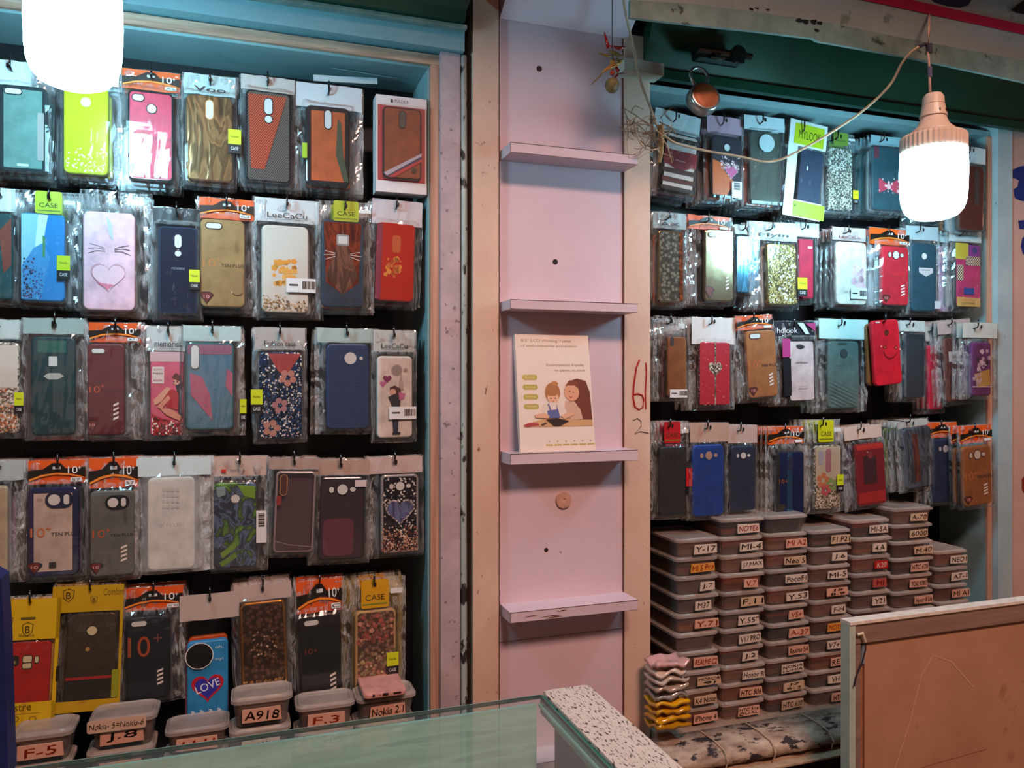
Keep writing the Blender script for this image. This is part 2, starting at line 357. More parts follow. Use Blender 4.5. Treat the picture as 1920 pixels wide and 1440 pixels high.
def bag_mesh(x0, x1, z0, z1, cx, cz, cw, ch, d, mat, amp=1.0):
    nx, nz = 18, 30; so = seedoff(); mb = MB(); vs = []; fs = []; mb.attr = []
    W, H = x1-x0, z1-z0
    for j in range(nz+1):
        for i in range(nx+1):
            x = x0+W*i/nx; z = z0+H*j/nz
            ox = max(0, abs(x-cx)-cw/2); oz = max(0, abs(z-cz)-ch/2); o = math.hypot(ox, oz)
            f = 1-smooth(o/.012)
            n1 = mn.noise(so+Vector((x*95, z*26, 0))); n2 = mn.noise(so+Vector((x*30+z*35, z*60-x*25, 7)))
            edge = min(i, nx-i, j, nz-j)
            a = (.0005*f+.0062*(1-f))*amp*(1 if edge > 0 else .25)
            y = -.0025-(d+.0008)*f-abs(n1)*a-n2*a*.6
            ex = .0025*n2*amp if edge == 0 else 0
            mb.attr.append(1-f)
            vs.append((x+ex, min(y, -.0018-(d+.0003)*f), z+ex*.7))
    I = lambda i, j: j*(nx+1)+i
    for j in range(nz):
        for i in range(nx): fs.append((I(i,j), I(i+1,j), I(i+1,j+1), I(i,j+1)))
    b = len(vs); vs += [(x0,.0008,z0), (x1,.0008,z0), (x1,.0008,z1), (x0,.0008,z1)]
    fs.append((b+3, b+2, b+1, b))
    fs.append(tuple([I(i,0) for i in range(nx,-1,-1)])+(b, b+1)); fs.append(tuple([I(i,nz) for i in range(nx+1)])+(b+2, b+3))
    fs.append(tuple([I(0,j) for j in range(nz+1)])+(b+3, b)); fs.append(tuple([I(nx,j) for j in range(nz,-1,-1)])+(b+1, b+2))
    mb.add(vs, fs, mat); return mb
def curved_card(mb, w, h, cx, cz, y, mat, bow=.0015):
    n = 8; so = seedoff(); vs = []; fs = []
    for j in (0, 1):
        for i in range(n+1):
            x = cx-w/2+w*i/n; yy = y-bow*mn.noise(so+Vector((i*.7, j*.9, 0)))-bow
            zz = cz-h/2+h*j+ (.0012*mn.noise(so+Vector((i*1.1, 9, j))))
            vs.append((x, yy, zz))
    k = len(vs); vs += [(a, b+.0007, c) for a, b, c in vs]; N = n+1
    for i in range(n):
        fs.append((i, i+1, N+i+1, N+i)); fs.append((k+i, k+N+i, k+N+i+1, k+i+1)); fs.append((i, k+i, k+i+1, i+1)); fs.append((N+i, N+i+1, k+N+i+1, k+N+i))
    fs.append((0, N, k+N, k)); fs.append((n, k+n, k+N+n, N+n)); mb.add(vs, fs, mat)
def header_mesh(kind, w, h, cx, cz, yb=-.002):
    """card stapled over or inside the top of the bag"""
    k = kind[0]; mb = MB(); y = yb-.0035; q = lambda a, b: (cx-w/2+a*w, cz+h/2-b*h)
    if k == 'w': curved_card(mb, w, h, cx, cz, yb, M(kind[1] if len(kind) > 1 else '#d9dedd'))
    elif k == 'tp':
        curved_card(mb, w, h, cx, cz, yb, M('#d9581a'), .001)
        mb.flat([q(0,.42), q(.25,.38), q(.42,.12), q(.56,.12), q(.66,.36), q(1,.3), q(1,.72), q(.8,.58), q(.5,.5), q(.2,.62), q(0,.82)], y, M('#17130f'))
        mb.flat([q(.02,.78), q(.25,.6), q(.5,.53), q(.75,.58), q(.98,.74), q(.98,.76), q(.7,.64), q(.48,.6), q(.25,.68), q(.02,.86)], y-.0002, M('#e8862e'))
        mb.flat(rr(.14*w,.12*h,.001,3,*q(.5,.32)), y-.0003, M('#cfd6d8'))
        mb.text('10', *q(.78,.42), .3*h, y-.0004, M('#e8ecec'), fit=.17*w); mb.text('+', *q(.9,.34), .14*h, y-.0004, M('#e8ecec'), fit=.05*w)
        mb.flat(rr(.2*w,.17*h,.0008,2,*q(.84,.84)), y-.0004, M('#dfe4e4'))
        for i, t in enumerate(kind[1:]): mb.text(t, *q(.84,.84), .1*h, y-.0007, M('#222222'), fit=.16*w)
    elif k == 'txt':
        curved_card(mb, w, h, cx, cz, yb, M(kind[3] if len(kind) > 3 else '#cfd6d6'), .001)
        mb.text(kind[1], *q(.5,.72), .24*h, y, M(kind[2] if len(kind) > 2 else '#16181a'), fit=.62*w)
        mb.stroke([q(.3,.9), q(.7,.9)], .0006, y, M('#555555'))
    elif k == 'tag':
        tw = w*.46; mb.prism(rr(tw, h, .003, 3, cx, cz), y-.0006, y, M(kind[1]))
        mb.flat(rr(tw*.9,h*.05,.0005,2,cx,cz-h*.36), y-.0009, M('#6f7a1d'))
        if len(kind) > 2 and kind[2]: mb.text(kind[2], cx, cz-h*.12, h*.2, y-.001, M('#2c3314'), fit=tw*.7)
        mb.flat(rr(w*.2,h*.18,.001,2,cx+w*.36,cz+h*.05), y, M('#d9dede'))
    elif k == 'k': curved_card(mb, w, h, cx, cz, yb, M('#10141a'), .001)
    elif k == 'c':
        mb.flat(rr(w*.22,h*.3,.001,2,cx+w*.33,cz), y+.001, M('#c9d2d2'))
    elif k == 'tpc':
        curved_card(mb, w, h, cx, cz, yb, M('#bfa79c'), .001); mb.flat(rr(.09*w,.16*h,.0005,2,*q(.2,.7)), y, M('#c22a22')); mb.text('TEN PLUS', *q(.45,.7), .13*h, y, M('#2a2324'), fit=.28*w)
    elif k == 'look':
        curved_card(mb, w, h, cx, cz, yb, M('#20222c'), .001); mb.text('hdlook', *q(.3,.62), .36*h, y, M('#dfe4e8'), fit=.5*w)
        mb.flat([q(.55,.1), q(.7,.1), q(.85,.9), q(.75,.9)], y, M('#bfe0e0')); mb.flat([q(.75,.15), q(1,.1), q(1,.7)], y, M('#a33a72'))
    mb.flat(rr(.004,.0075,.002,3,cx,cz+h*.5-min(.0075, h*.4)), y-.0012, M('#0a0a0c'))
    return mb
def TP(logo=True, tc='#1c1310', oc='#c8682a', badge=True, stripes=True, x0=.0):
    d = []
    if logo:
        d += [('t',.2,.5,.2,'10',oc+':p',0,.28), ('t',.41,.46,.1,'+',oc,0,.1), ('t',.72,.525,.075,'TEN PLUS',tc,0,.52)]
    if stripes:
        for i in range(4): z = .64+.05*i; d.append(('p', [(.7,z+.025),(.84,z),(.84,z+.024),(.7,z+.049)], '#e6ded8'))
    if badge:
        d += [('p', [(-.02,.855),(.06,.83),(.22,.83),(.3,.86),(.14,.97)], '#2a0f0f'), ('p', [(.01,.86),(.07,.842),(.21,.842),(.27,.865),(.14,.95)], '#641c18'), ('t',.14,.885,.07,'10','#e3b0a8',0,.13)]
    return d
NM = {'black':'#15161b','navy':'#16233f','blue':'#1b4a90','red':'#a81f2a','maroon':'#4f1722','brown':'#7a4c2c','tan':'#a98455','grey':'#5c6468','teal':'#235a60',
      'clear':'#8d979a','white':'#d2d3cf','pink':'#c6707f','gold':'#ab8a4c','purple':'#4b3358','green':'#44623a','lime':'#a3b82e','orange':'#b84e1e','lilac':'#a58fb0'}
CABY = {'L': 1.37, 'R': 1.37}
ORD = ['second', 'third', 'fourth', 'fifth', 'sixth']
GRP = {}
pk_n = [0]
LOOKS = {}
def hook(u, v, yf, cab, desc, tipz=.012):
    p = at(u, v, yf-.016); mb = MB(); m = M('#0e0f12', 'g')
    mb.tube([(0, CABY[cab]-p.y, .004), (0, .03, .002), (0, .004, 0), (0, -.002, .002), (0, -.004, .006), (0, -.004, .006+tipz)], .0015, m, 8)
    o = mb.build('display_hook', smooth=True, loc=p)
    b = MB(); b.box(-.006, .006, CABY[cab]-p.y-.003, CABY[cab]-p.y, -.008, .012, M('#191a1e')); b.build('base_plate', o)
    tag(o, 'black wire hook holding the '+desc, 'hook', 'hooks in the cabinet')
SHORTS = set()
def short_name(d):
    import re
    c = re.split(r',| in | with | under | beside | past | behind | hanging | mostly | cut | showing | squeezed | printed | marked | leaning | tilted ', d)[0]
    if len(c.split()) < 4 or c in SHORTS:
        w = d.replace(',', '').split()[:8]
        while w[-1] in ('and','a','an','the','with','in','under','at','its','of','by','beside','behind','to','right'): w.pop()
        c = ' '.join(w)
    SHORTS.add(c); return c
def P(row, case, col, fin, desc, header, hrect, cam=None, camrim=None, decor=(), tilt=0, behind='', stickers=(), film=FILM, dy=0, d=.009,
      hooku=None, margin=3, film_bot=8, yaw=None, bare=False, hookit=True, rimfin='g', hole=HOLE, rim=None, gap=.015, frame=.0035, window=None, cloak=None, bx=0):
    cab = row[0]; k = pk_n[0]; pk_n[0] += 1
    yf = (1.268 if cab == 'L' else 1.262)+dy+(k % 3)*.0035
    u0, v0, u1, v1 = case; h0, g0, h1, g1 = hrect
    hu = hooku if hooku is not None else (h0+h1)/2; hv = g0+min(12, (g1-g0)*.35)
    H = at(hu, hv, yf); th = math.radians(tilt); c, s = math.cos(th), math.sin(th)
    def loc(u, v):
        p = at(u, v, yf)-H; return (p.x*c-p.z*s, p.x*s+p.z*c)
    def rect(r):
        uc, vc = (r[0]+r[2])/2, (r[1]+r[3])/2; x, z = loc(uc, vc)
        return x, z, X(r[2], yf)-X(r[0], yf), at(uc, r[1], yf).z-at(uc, r[3], yf).z
    cx, cz, w, h = rect(case); hx, hz, hw, hh = rect(hrect)
    base = {'L1':'top row of the plywood-edged cabinet','L2':'second row of the plywood-edged cabinet','L3':'third row of the plywood-edged cabinet','L4':'fourth row of the plywood-edged cabinet','L5':'bottom row of the plywood-edged cabinet',
            'R1':'top row above the stacked boxes','R2':'second row above the stacked boxes','R3':'third row above the stacked boxes','R4':'row just above the stacked boxes'}[row]
    grp = 'phone cases on the '+base
    if yaw is None: yaw = (random.random()-.5)*5
    R = root('phone_case_package' if not bare else 'phone_case', H, desc, 'phone case', grp, (0, th, math.radians(yaw)))
    cm = case_mesh(w, h, d, col, fin, rim, rimfin, decor, frame)
    co = cm.build('case' if not bare else 'case_shell', R, loc=(cx, -.0012, cz))
    if cam:
        camera_mesh(cam, w, h, d, camrim or rim or '#1a1c20', hole).build('camera_opening', co)
    me_b = me_h = None
    if not bare and film:
        bx0 = min(cx-w/2, hx-hw/2)-.0018-margin*.0003; bx1 = max(cx+w/2, hx+hw/2)+.0018+margin*.0003
        bz0 = cz-h/2-film_bot*.001; bz1 = hz+hh/2+.001
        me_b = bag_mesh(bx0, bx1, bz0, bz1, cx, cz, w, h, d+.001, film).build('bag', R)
    if not bare:
        ho = header_mesh(header, hw, hh, hx, hz, -.0035 if header[0] in ('tp','txt','c','k','tpc','look') else -.0075)
        me_h = ho.build('header_card', R)
    if window:   # printed opaque bag front with a cut-out window
        wx, wz, ww, wh = rect(window[0]); m = M(window[1]); mb = MB()
        X0 = bx0+.001; X1 = bx1-.001; yy = -d-.0045
        for (a, b, e, f) in ((X0, wx-ww/2, bz0, bz1), (wx+ww/2, X1, bz0, bz1), (wx-ww/2, wx+ww/2, wz+wh/2, bz1), (wx-ww/2, wx+ww/2, bz0, wz-wh/2)):
            mb.box(a, b, yy, yy+.0008, e, f, m)
        for e in window[2]:
            x, z, a, b = rect(e[1])
            if e[0] == 't': mb.text(e[2], x, z, b, yy-.0006, M(e[3]), fit=a)
            elif e[0] == 'r': mb.flat(rr(a, b, .002, 3, x, z), yy-.0003, M(e[2]))
            elif e[0] == 'sh':
                pts = [(x-a/2,z+b*.35),(x,z+b/2),(x+a/2,z+b*.35),(x+a*.42,z-b*.2),(x,z-b/2),(x-a*.42,z-b*.2),(x-a/2,z+b*.35)]
                mb.stroke(pts, a*.07, yy-.0004, M('#2a2410')); mb.text('B', x, z, b*.5, yy-.0005, M('#2a2410'), fit=a*.42)
        mb.build('bag_front', R)
    for st in stickers:
        x, z, a, b = rect(st[1]); mb = MB(); yy = -d-.0052
        if st[0] == 'y':
            mb.box(x-a/2, x+a/2, yy, yy+.0004, z-b/2, z-b*.12, M('#15151a')); mb.box(x-a/2, x+a/2, yy, yy+.0004, z-b*.12, z+b/2, M('#c3cf1e'))
            mb.text('Noble', x, z+b*.2, b*.1, yy-.0003, M('#40440e'), fit=a*.6); mb.text('CASE', x, z-b*.3, b*.14, yy-.0003, M('#e0e0e0'), fit=a*.6)
        elif st[0] == 'bc':
            mb.box(x-a/2, x+a/2, yy, yy+.0004, z-b/2, z+b/2, M('#d5d5d5')); vert = b > a*1.2
            rg = random.Random(k)
            for i in range(11):
                q = .05+.04*i
                if vert: mb.box(x-a*.3, x+a*.3, yy-.0003, yy-.0001, z+b*(.45-q), z+b*(.45-q)+b*.018*rg.choice((1,1.7)), M('#1a1a1a'))
                else: mb.box(x+a*(.0+q), x+a*(.0+q)+a*.018*rg.choice((1,1.7)), yy-.0003, yy-.0001, z-b*.25, z+b*.3, M('#1a1a1a'))
            if not vert: mb.box(x-a*.4, x-a*.1, yy-.0003, yy-.0001, z-b*.05, z+b*.08, M('#2b2b2b'))
        elif st[0] == 'c': mb.box(x-a/2, x+a/2, yy, yy+.0004, z-b/2, z+b/2, M(st[2]))
        elif st[0] == 'red':
            mb.box(x-a/2, x+a/2, yy, yy+.0004, z-b*.2, z+b/2, M('#c0141c')); mb.box(x-a/2, x+a/2, yy, yy+.0004, z-b/2, z-b*.2, M('#111114'))
        mb.build('sticker', R)
    # the packages hanging behind it on the same hook
    short = cloak or short_name(desc)
    names = [b for b in behind.split(',') if b]
    cnt = {}
    for i, b in enumerate(names):
        m = (w*(.97+.05*random.random()), h*(.95+.06*random.random()))
        r2 = root('phone_case_package', H+Vector(((random.random()-.5)*.005+bx, gap*(i+1), -(random.random())*.003)), f'{b} phone case {ORD[i]} on the hook behind {short}', 'phone case', grp,
                  (0, th*.6+math.radians((random.random()-.5)*2.6), math.radians((random.random()-.5)*4)))
        key = (b, round(w,3), round(h,3))
        if key not in LOOKS: LOOKS[key] = case_mesh(m[0], m[1], .0085, NM[b], random.choice(('m','g'))).mesh('case')
        o = bpy.data.objects.new('case', LOOKS[key]); COL.objects.link(o); o.parent = r2; o.location = (cx, -.001, cz-.001)
        if me_b:
            for src in (me_b, me_h): q = src.copy(); COL.objects.link(q); q.parent = r2
    if hookit: hook(hu, hv, yf, cab, ' '.join(short.split()[:10]))
    return R
# ================================================================ the room shell
def slab(name, x0, x1, y0, y1, z0, z1, m, kind=True, parent=None):
    mb = MB(); mb.box(x0, x1, y0, y1, z0, z1, m); o = mb.build(name, parent)
    if kind: structure(o)
    return o
D = 1.25
XL = -1.15
slab('floor', -2.2, 3.0, -3.0, 1.7, -.1, 0, FLOORM)
slab('wall_back', -2.2, 3.0, 1.6, 1.7, 0, 3.0, M('#3c3a3c','m'))
xr0 = X(1859, D); xr1 = X(1886, D)
slab('ceiling', -2.2, 3.0, .27, 1.7, 2.62, 2.7, M('#5a564f','m'))
# upright trims between the two cabinets
zt = at(900, -30, 1.24).z
slab('trim_1', X(826.5,1.235), X(862,1.235), 1.235, 1.5, .2, EYE+.531, GREYT)
slab('trim_2', X(887,1.23), X(935,1.23), 1.23, 1.5, .2, 2.2, PILLAR)
mb = MB(); zt3 = at(1190,66,1.235).z; mb.box(X(1171,1.235), X(1219,1.235), 1.235, 1.247, .2, zt3, PILLAR); mb.box(X(1171,1.235), X(1206,1.235), 1.247, 1.6, .2, zt3-.001, PILLAR); structure(mb.build('trim_3'))
slab('trim_4', xr0, xr1, 1.235, 1.5, .2, EYE+.56, LIGHTBL)
slab('wall_right', xr1+.0005, 3.0, 1.24, 1.45, 0, EYE+.62, WALLR)
slab('trim_5', X(1209,1.25)-.001, xr0, 1.38, 1.5, .2, 2.2, M('#22272a','m'))
# blue frame of the plywood cabinet opening: header rail
mb = MB(); z0 = EYE+.532; xe = X(868,1.235)
mb.box(XL, xe, 1.225, 1.36, z0, z0+.03, TEALF); mb.box(XL, xe, 1.21, 1.36, z0+.03, z0+.036, FOLD)
structure(mb.build('trim_6'))
# small bracket and capping on the far pillar
t = slab('trim_7', X(1171,1.2), X(1245,1.2), 1.2, 1.235, at(1200,135,1.2).z, at(1200,112,1.2).z, surf('whitish_batten','#a5a89a','#bcbcae',20,.6), True)
# conduit in the dark gap
mb = MB(); x = X(869.5,1.24); mb.tube([(x,1.24,.0), (x+.001,1.242,.9), (x-.001,1.24,1.3), (x+.0005,1.241,1.7), (x-.001,1.24,EYE+.53)], .0058, surf('flaking_pale_paint','#8fa3a4','#aebcba',30,.5,spots='#2c2b2c',spot_scale=60,spot_thr=.56,stretch=(1,1,.4)), 12)
tag(mb.build('conduit_pipe', smooth=True), 'thin flaking pale blue pipe running up beside the beige pillar', 'pipe')
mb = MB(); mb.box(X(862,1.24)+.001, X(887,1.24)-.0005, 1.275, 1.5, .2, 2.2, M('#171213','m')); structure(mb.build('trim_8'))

# ---------------------------------------------------------------- plywood-edged cabinet
xi = X(803, D); xo = X(825, D); zT = EYE+.508; zTo = EYE+.5285
c1 = root('display_cabinet', ((XL+xo)/2, D, .86), 'wide blue-grey cabinet with raw plywood edges full of hanging phone cases', 'cabinet')
def cpart(name, par, x0, x1, y0, y1, z0, z1, m):
    mb = MB(); l = par.location; mb.box(x0-l.x, x1-l.x, y0-l.y, y1-l.y, z0-l.z, z1-l.z, m); return mb.build(name, par)
cpart('back_panel', c1, XL, xi, 1.37, 1.385, .86, zT, BLACKP)
cpart('side_panel', c1, xi, xo-.001, D+.004, 1.385, .86, zTo, TEAL)
cpart('top_panel', c1, XL, xi, D+.004, 1.385, zT, zTo-.001, TEAL)
cpart('bottom_panel', c1, XL, xi, D+.004, 1.385, .845, .86, TEAL)
cpart('edge_strip', c1, XL, xo, D-.004, D+.0035, zT+.004, zTo, PLY)
cpart('edge_strip', c1, xi+.003, xo, D-.004, D+.0035, .845, zT+.0035, PLYV)
# ---------------------------------------------------------------- box cabinet
x2 = X(1209, D); x2e = xr0-.001
zR = EYE+.520
c2 = root('display_cabinet', ((x2+x2e)/2, D, .8), 'blue-grey cabinet of hanging phone cases above stacked storage boxes', 'cabinet')
cpart('back_panel', c2, x2, x2e-.012, 1.37, 1.379, .8, zR, BLACKP)
cpart('side_panel', c2, x2e-.012, x2e, D+.004, 1.379, .8, zR, TEAL)
cpart('edge_strip', c2, x2e-.012, x2e, D-.002, D+.0035, .8, zR, PLYV)
cpart('side_panel', c2, x2-.0005, x2+.004, D+.004, 1.369, .8, zR, M('#3a2c28','m'))
cpart('top_panel', c2, x2, x2e, D+.002, 1.379, zR, zR+.012, TEAL)
zsh = EYE-.622
cpart('shelf', c2, x2+.0045, x2e-.0125, 1.15, 1.369, zsh-.05, zsh-.036, WOODIN)

# ---------------------------------------------------------------- shutter housings and sign
mb = MB()
prof = [(1.20, EYE+.569), (1.19, EYE+.582), (1.17, EYE+.588), (1.16, EYE+.61), (1.19, EYE+.625), (1.2, EYE+.9), (1.36, EYE+.9), (1.36, EYE+.569)]
def extr(mb, prof, x0, x1, m): mb.rings([[(x0,a,b) for a,b in prof], [(x1,a,b) for a,b in prof]], m)
extr(mb, prof, XL, X(872,1.2), GREEN)
tag(mb.build('shutter_housing'), 'dark green metal shutter housing above the plywood-edged cabinet', 'shutter')
mb = MB()
za = EYE+.533
prof = [(1.235, za), (1.222, za), (1.222, za+.016), (1.232, za+.022), (1.20, za+.09), (1.185, za+.125), (1.178, za+.128), (1.178, za+.14), (1.19, za+.145), (1.20, za+.4), (1.236, za+.4)]
extr(mb, prof, X(1219,1.21), 2.6, GREEN)
tag(mb.build('shutter_housing'), 'long dark green shutter rail under the white shop sign', 'shutter')
# hanging sign
ys = 1.06
def spt(u, v, y=ys): p = at(u, v, y); return p
sg = root('shop_sign', spt(1500, 40), 'dirty white metal shop sign with magenta stripe and folded lower edge', 'sign')
def sheet(par, name, pts, m, th=.003, y=ys):
    l = par.location; mb = MB(); lp = [((at(u,v,y)-l).x, (at(u,v,y)-l).z) for u, v in pts]; mb.prism(lp, y-l.y-th, y-l.y, m); return mb.build(name, par)
sheet(sg, 'face', [(1182,8), (1300,14), (1400,28), (1500,42), (1530,46), (1700,80), (1830,103), (1925,122), (1925,-260), (1182,-260)][::-1], FASC, .003, ys)
sheet(sg, 'folded_edge', [(1178,36), (1300,50), (1400,60), (1518,74), (1530,80), (1700,110), (1820,136), (1925,158), (1925,118), (1830,100), (1700,76), (1530,42), (1400,24), (1300,11), (1178,3)], FOLD, .006, ys-.004)
sheet(sg, 'stripe', [(1606,-2), (1925,66), (1925,48), (1690,-4)][::-1], M('#a3123f'), .001, ys-.0035)
sheet(sg, 'lettering', [(1738,-10), (1752,4), (1775,11), (1800,14), (1815,10), (1826,-10)], M('#141a3c'), .001, ys-.0035)
sheet(sg, 'lettering', [(1930,-6), (1912,6), (1895,19), (1905,24), (1930,28)], M('#11111c'), .001, ys-.0035)
mb = MB(); l = sg.location
for (u, v, a) in ((1408,17,.006), (1420,16,.004), (1440,18,.005), (1500,38,.006), (1512,40,.007), (1526,41,.009), (1538,43,.006), (1531,56,.005)):
    p = at(u, v, ys-.0115)-l; mb.flat([(p.x+a*(.5+random.random())*math.cos(q*.9), p.z+a*.45*(.5+random.random())*math.sin(q*.9)) for q in range(7)], p.y, M('#141615','m'))
mb.build('worn_patch', sg)
# painted letters on the wall at the edge
def wallmark(pts, m, label, name='painted_letter', y=1.2395, cat='painted letter', grp=None, w=None, th=.0006):
    q = [at(u,v,y) for u, v in pts]; c = sum(q, Vector())/len(q); mb = MB()
    lp = [((p-c).x, (p-c).z) for p in q]
    if w: mb.tube([(a, 0, b) for a, b in lp], w, m, 6)
    else: mb.prism(lp, -th, 0, m)
    o = mb.build(name, loc=c); return tag(o, label, cat, grp)
NAV = M('#1f2f6e','m')
wallmark([(1899,318), (1912,312), (1925,310), (1925,378), (1912,376), (1902,370), (1900,355), (1908,350), (1910,338), (1899,333)][::-1], NAV, 'topmost blue painted letter on the pink wall edge')
wallmark([(1909,414), (1925,412), (1925,430), (1911,429)][::-1], NAV, 'short blue painted bar on the pink wall below the topmost letter')
wallmark([(1925,440), (1917,446), (1914,462), (1918,476), (1925,480)], NAV, 'round blue painted letter lowest on the pink wall edge')
wallmark([(1925,888), (1916,898), (1916,918), (1925,932)], M('#7e2a1a','m'), 'dark red painted mark low on the pink wall edge')
RED = M('#a5171c','m')
def pmark(pts, m, label, w): return wallmark(pts, m, label, 'painted_number', 1.2345, 'painted number', None, w)
q = [(1199,675), (1193,690), (1188,725), (1187,745), (1190,762), (1198,768), (1205,764), (1207,750), (1204,741), (1196,738), (1188,740)]
pmark(q, RED, 'tall red hand-painted digit six on the beige pillar', .0016)
pmark([(1211,680), (1212,700), (1210,735), (1211,767)], RED, 'thin red painted stroke beside the digit six on the pillar', .0012)
pmark([(1187,789), (1195,784), (1202,790), (1202,800), (1190,814), (1200,809), (1216,812)], M('#3a2c28','m'), 'thin dark pencilled digit two on the beige pillar', .0007)

# ---------------------------------------------------------------- lilac shelf unit
yp = 1.238
xa, xb = X(937, yp), X(1167, yp)
pz = at(1050, 34, yp).z
mb = MB(); mb.box(xa, xb, yp, 1.5, .2, 2.15, PINK)
mb.box(xa, xb, yp-.0005, yp, at(960,1202,yp).z, at(960,1202,yp).z+.0006, M('#3a2730'))
for (u, v, r) in ((1011,129,.0047), (1041,491,.0047), (1024,1031,.0036)):
    p = at(u, v, yp); mb.prism(circ(p.x, p.z, r, 18), yp-.0006, yp, M('#150f12'))
pnl = tag(mb.build('shelf_back_panel'), 'tall lilac laminate panel behind the small shelves between the cabinets', 'panel')
mb = MB(); p = at(1056, 937, yp); mb.lathe([(.0001,0),(.0138,0),(.0145,-.002),(.0138,-.004),(.0035,-.0045),(.003,-.003),(.0001,-.003)], M('#c69c8c','m'), 32, axis='y')
o = mb.build('cable_grommet', smooth=False, loc=(p.x, yp, p.z)); tag(o, 'round beige plastic grommet under the shelf with the boxed tablet', 'grommet')
mb = MB(); pz1 = at(1055, 45, 1.19); mb.rings([[(xa,yp-.001,EYE+.60),(xa,1.15,EYE+.66),(xa,1.15,EYE+.68),(xa,yp-.001,EYE+.62)], [(xb+.01,yp-.001,EYE+.60),(xb+.01,1.15,EYE+.66),(xb+.01,1.15,EYE+.68),(xb+.01,yp-.001,EYE+.62)]], PINKS)
tag(mb.build('sloping_top_board'), 'sloping lilac board at the top of the shelf panel', 'board')
ysf = 1.186
SH = []
for i, (v, vb, lab) in enumerate(((266,285,'topmost lilac shelf, above the empty middle bay'), (561,579,'lilac shelf just above the boxed tablet'), (851,872,'lilac shelf carrying the boxed writing tablet'),
                      (1149,1169,'lilac shelf with chipped front edge below the round grommet'), (1440,1459,'lowest lilac shelf, seen through the counter glass'))):
    zt_ = at(958, v, ysf).z; zb_ = at(958, vb, ysf).z
    xl, xr = X(958, ysf)-.001, X(1196, ysf)
    mb = MB(); cx = (xl+xr)/2
    mb.box(xl-cx, xr-cx, 0, yp-ysf, 0, zt_-zb_, PINKS)
    dk = M('#3a2a32')
    mb.box(xl-cx, xr-cx, -.0004, 0, zt_-zb_-.0008, zt_-zb_, dk); mb.box(xl-cx, xr-cx, -.0004, 0, 0, .0006, dk); mb.box(xl-cx, xl-cx+.0007, -.0004, 0, 0, zt_-zb_, dk)
    rg = random.Random(i)
    if i == 3:
        for (a, b, c) in ((.25,.3,.4),(.12,.5,.25),(.4,.75,.2),(.3,.15,.35)):
            mb.flat([(xl-cx+a*.2, b*.015), (xl-cx+a*.2+c*.09, b*.015+.0006), (xl-cx+a*.2+c*.06, b*.015+.0022)], -.0006, M('#5a2c28'))
    o = mb.build('wall_shelf', loc=(cx, ysf, zb_)); tag(o, lab, 'shelf', 'small lilac shelves on the panel'); SH.append((o, zt_))
# boxed writing tablet leaning on shelf 3
p0 = at(975, 850, 1.20); p1 = at(1115, 842, 1.20); w = p1.x-p0.x; h = .196; zs = SH[2][1]
tb = root('tablet_box', ((p0.x+p1.x)/2, 1.196, zs+.0005), 'cream tablet box with mother and child picture leaning on a lilac shelf', 'box', rot=(math.radians(-9.0), 0, 0))
mb = MB(); mb.box(-w/2, w/2, 0, .010, 0, h, M('#e3cfc2'), ); y = -.0002
fx = lambda a: -w/2+a*w; fz = lambda b: h-b*h
BR = M('#8c7a4a'); mb.text('8.5" LCD Writing Tablet', fx(.42), fz(.055), .0065, y, BR, fit=.68*w); mb.text('of environmental protection', fx(.45), fz(.1), .0055, y, BR, fit=.76*w)
mb.text('Environments friendly', fx(.66), fz(.265), .006, y, BR, fit=.52*w); mb.text('no papers, no inook', fx(.72), fz(.31), .006, y, BR, fit=.42*w)
for i in range(4):
    mb.flat(rr(.2*w, .046*h, .023*h, 4, fx(.17), fz(.37+.083*i)), y, M('#b9a352')); mb.text(('durable','drawing','writing','message')[i], fx(.17), fz(.37+.083*i), .0035, y-.0003, M('#e2d59a'), fit=.13*w)
for i in range(6):
    mb.flat(rr(.095*w, .012*h, .0008, 2, fx(.38+.112*i), fz(.945)), y, M('#b9a352')); mb.flat(circ(fx(.38+.112*i), fz(.915), .0016, 8), y, M('#b39a86'))
PIC = 'picture'
o = mb.build('carton', tb)
mb = MB(); y = -.0007
def pg(pts, c, dy=0): mb.flat([(fx(a), fz(b)) for a, b in pts], y-dy, M(c))
def pe(a, b, ra, rb, c, dy=0): mb.flat(circ(fx(a), fz(b), ra*w, 20, rb*h), y-dy, M(c))
pg([(.05,.79),(.98,.79),(.98,.74),(.4,.715),(.1,.76)], '#c89a6c')                       # table
pg([(.62,.48),(.68,.405),(.8,.38),(.92,.4),(.97,.5),(.98,.735),(.8,.735),(.78,.6)], '#6b2f1c', .0001)   # long hair
pe(.72,.5,.1,.075,'#d59a78',.0004); pg([(.64,.44),(.7,.395),(.8,.4),(.82,.47),(.76,.44)], '#7a3a20', .0006)
pg([(.63,.57),(.72,.58),(.82,.64),(.85,.73),(.7,.735),(.6,.68)], '#caa089', .0003)
pe(.69,.49,.012,.004,'#3a1c14',.0007); pe(.74,.5,.012,.004,'#3a1c14',.0007); pg([(.68,.535),(.73,.54),(.7,.552)], '#b2503e', .0007)
pe(.46,.5,.1,.085,'#a86a3e',.0006); pe(.46,.545,.075,.052,'#e0ab8a',.0008); pe(.49,.425,.05,.02,'#b57644',.0008)
pg([(.38,.5),(.54,.49),(.5,.53),(.4,.53)], '#a86a3e', .001); pe(.43,.55,.012,.004,'#3a1c14',.001); pe(.49,.55,.012,.004,'#3a1c14',.001); pe(.46,.578,.014,.004,'#a8483e',.001)
pg([(.34,.6),(.42,.585),(.5,.59),(.62,.64),(.64,.7),(.34,.72),(.3,.68)], '#dcc9ba', .0009)
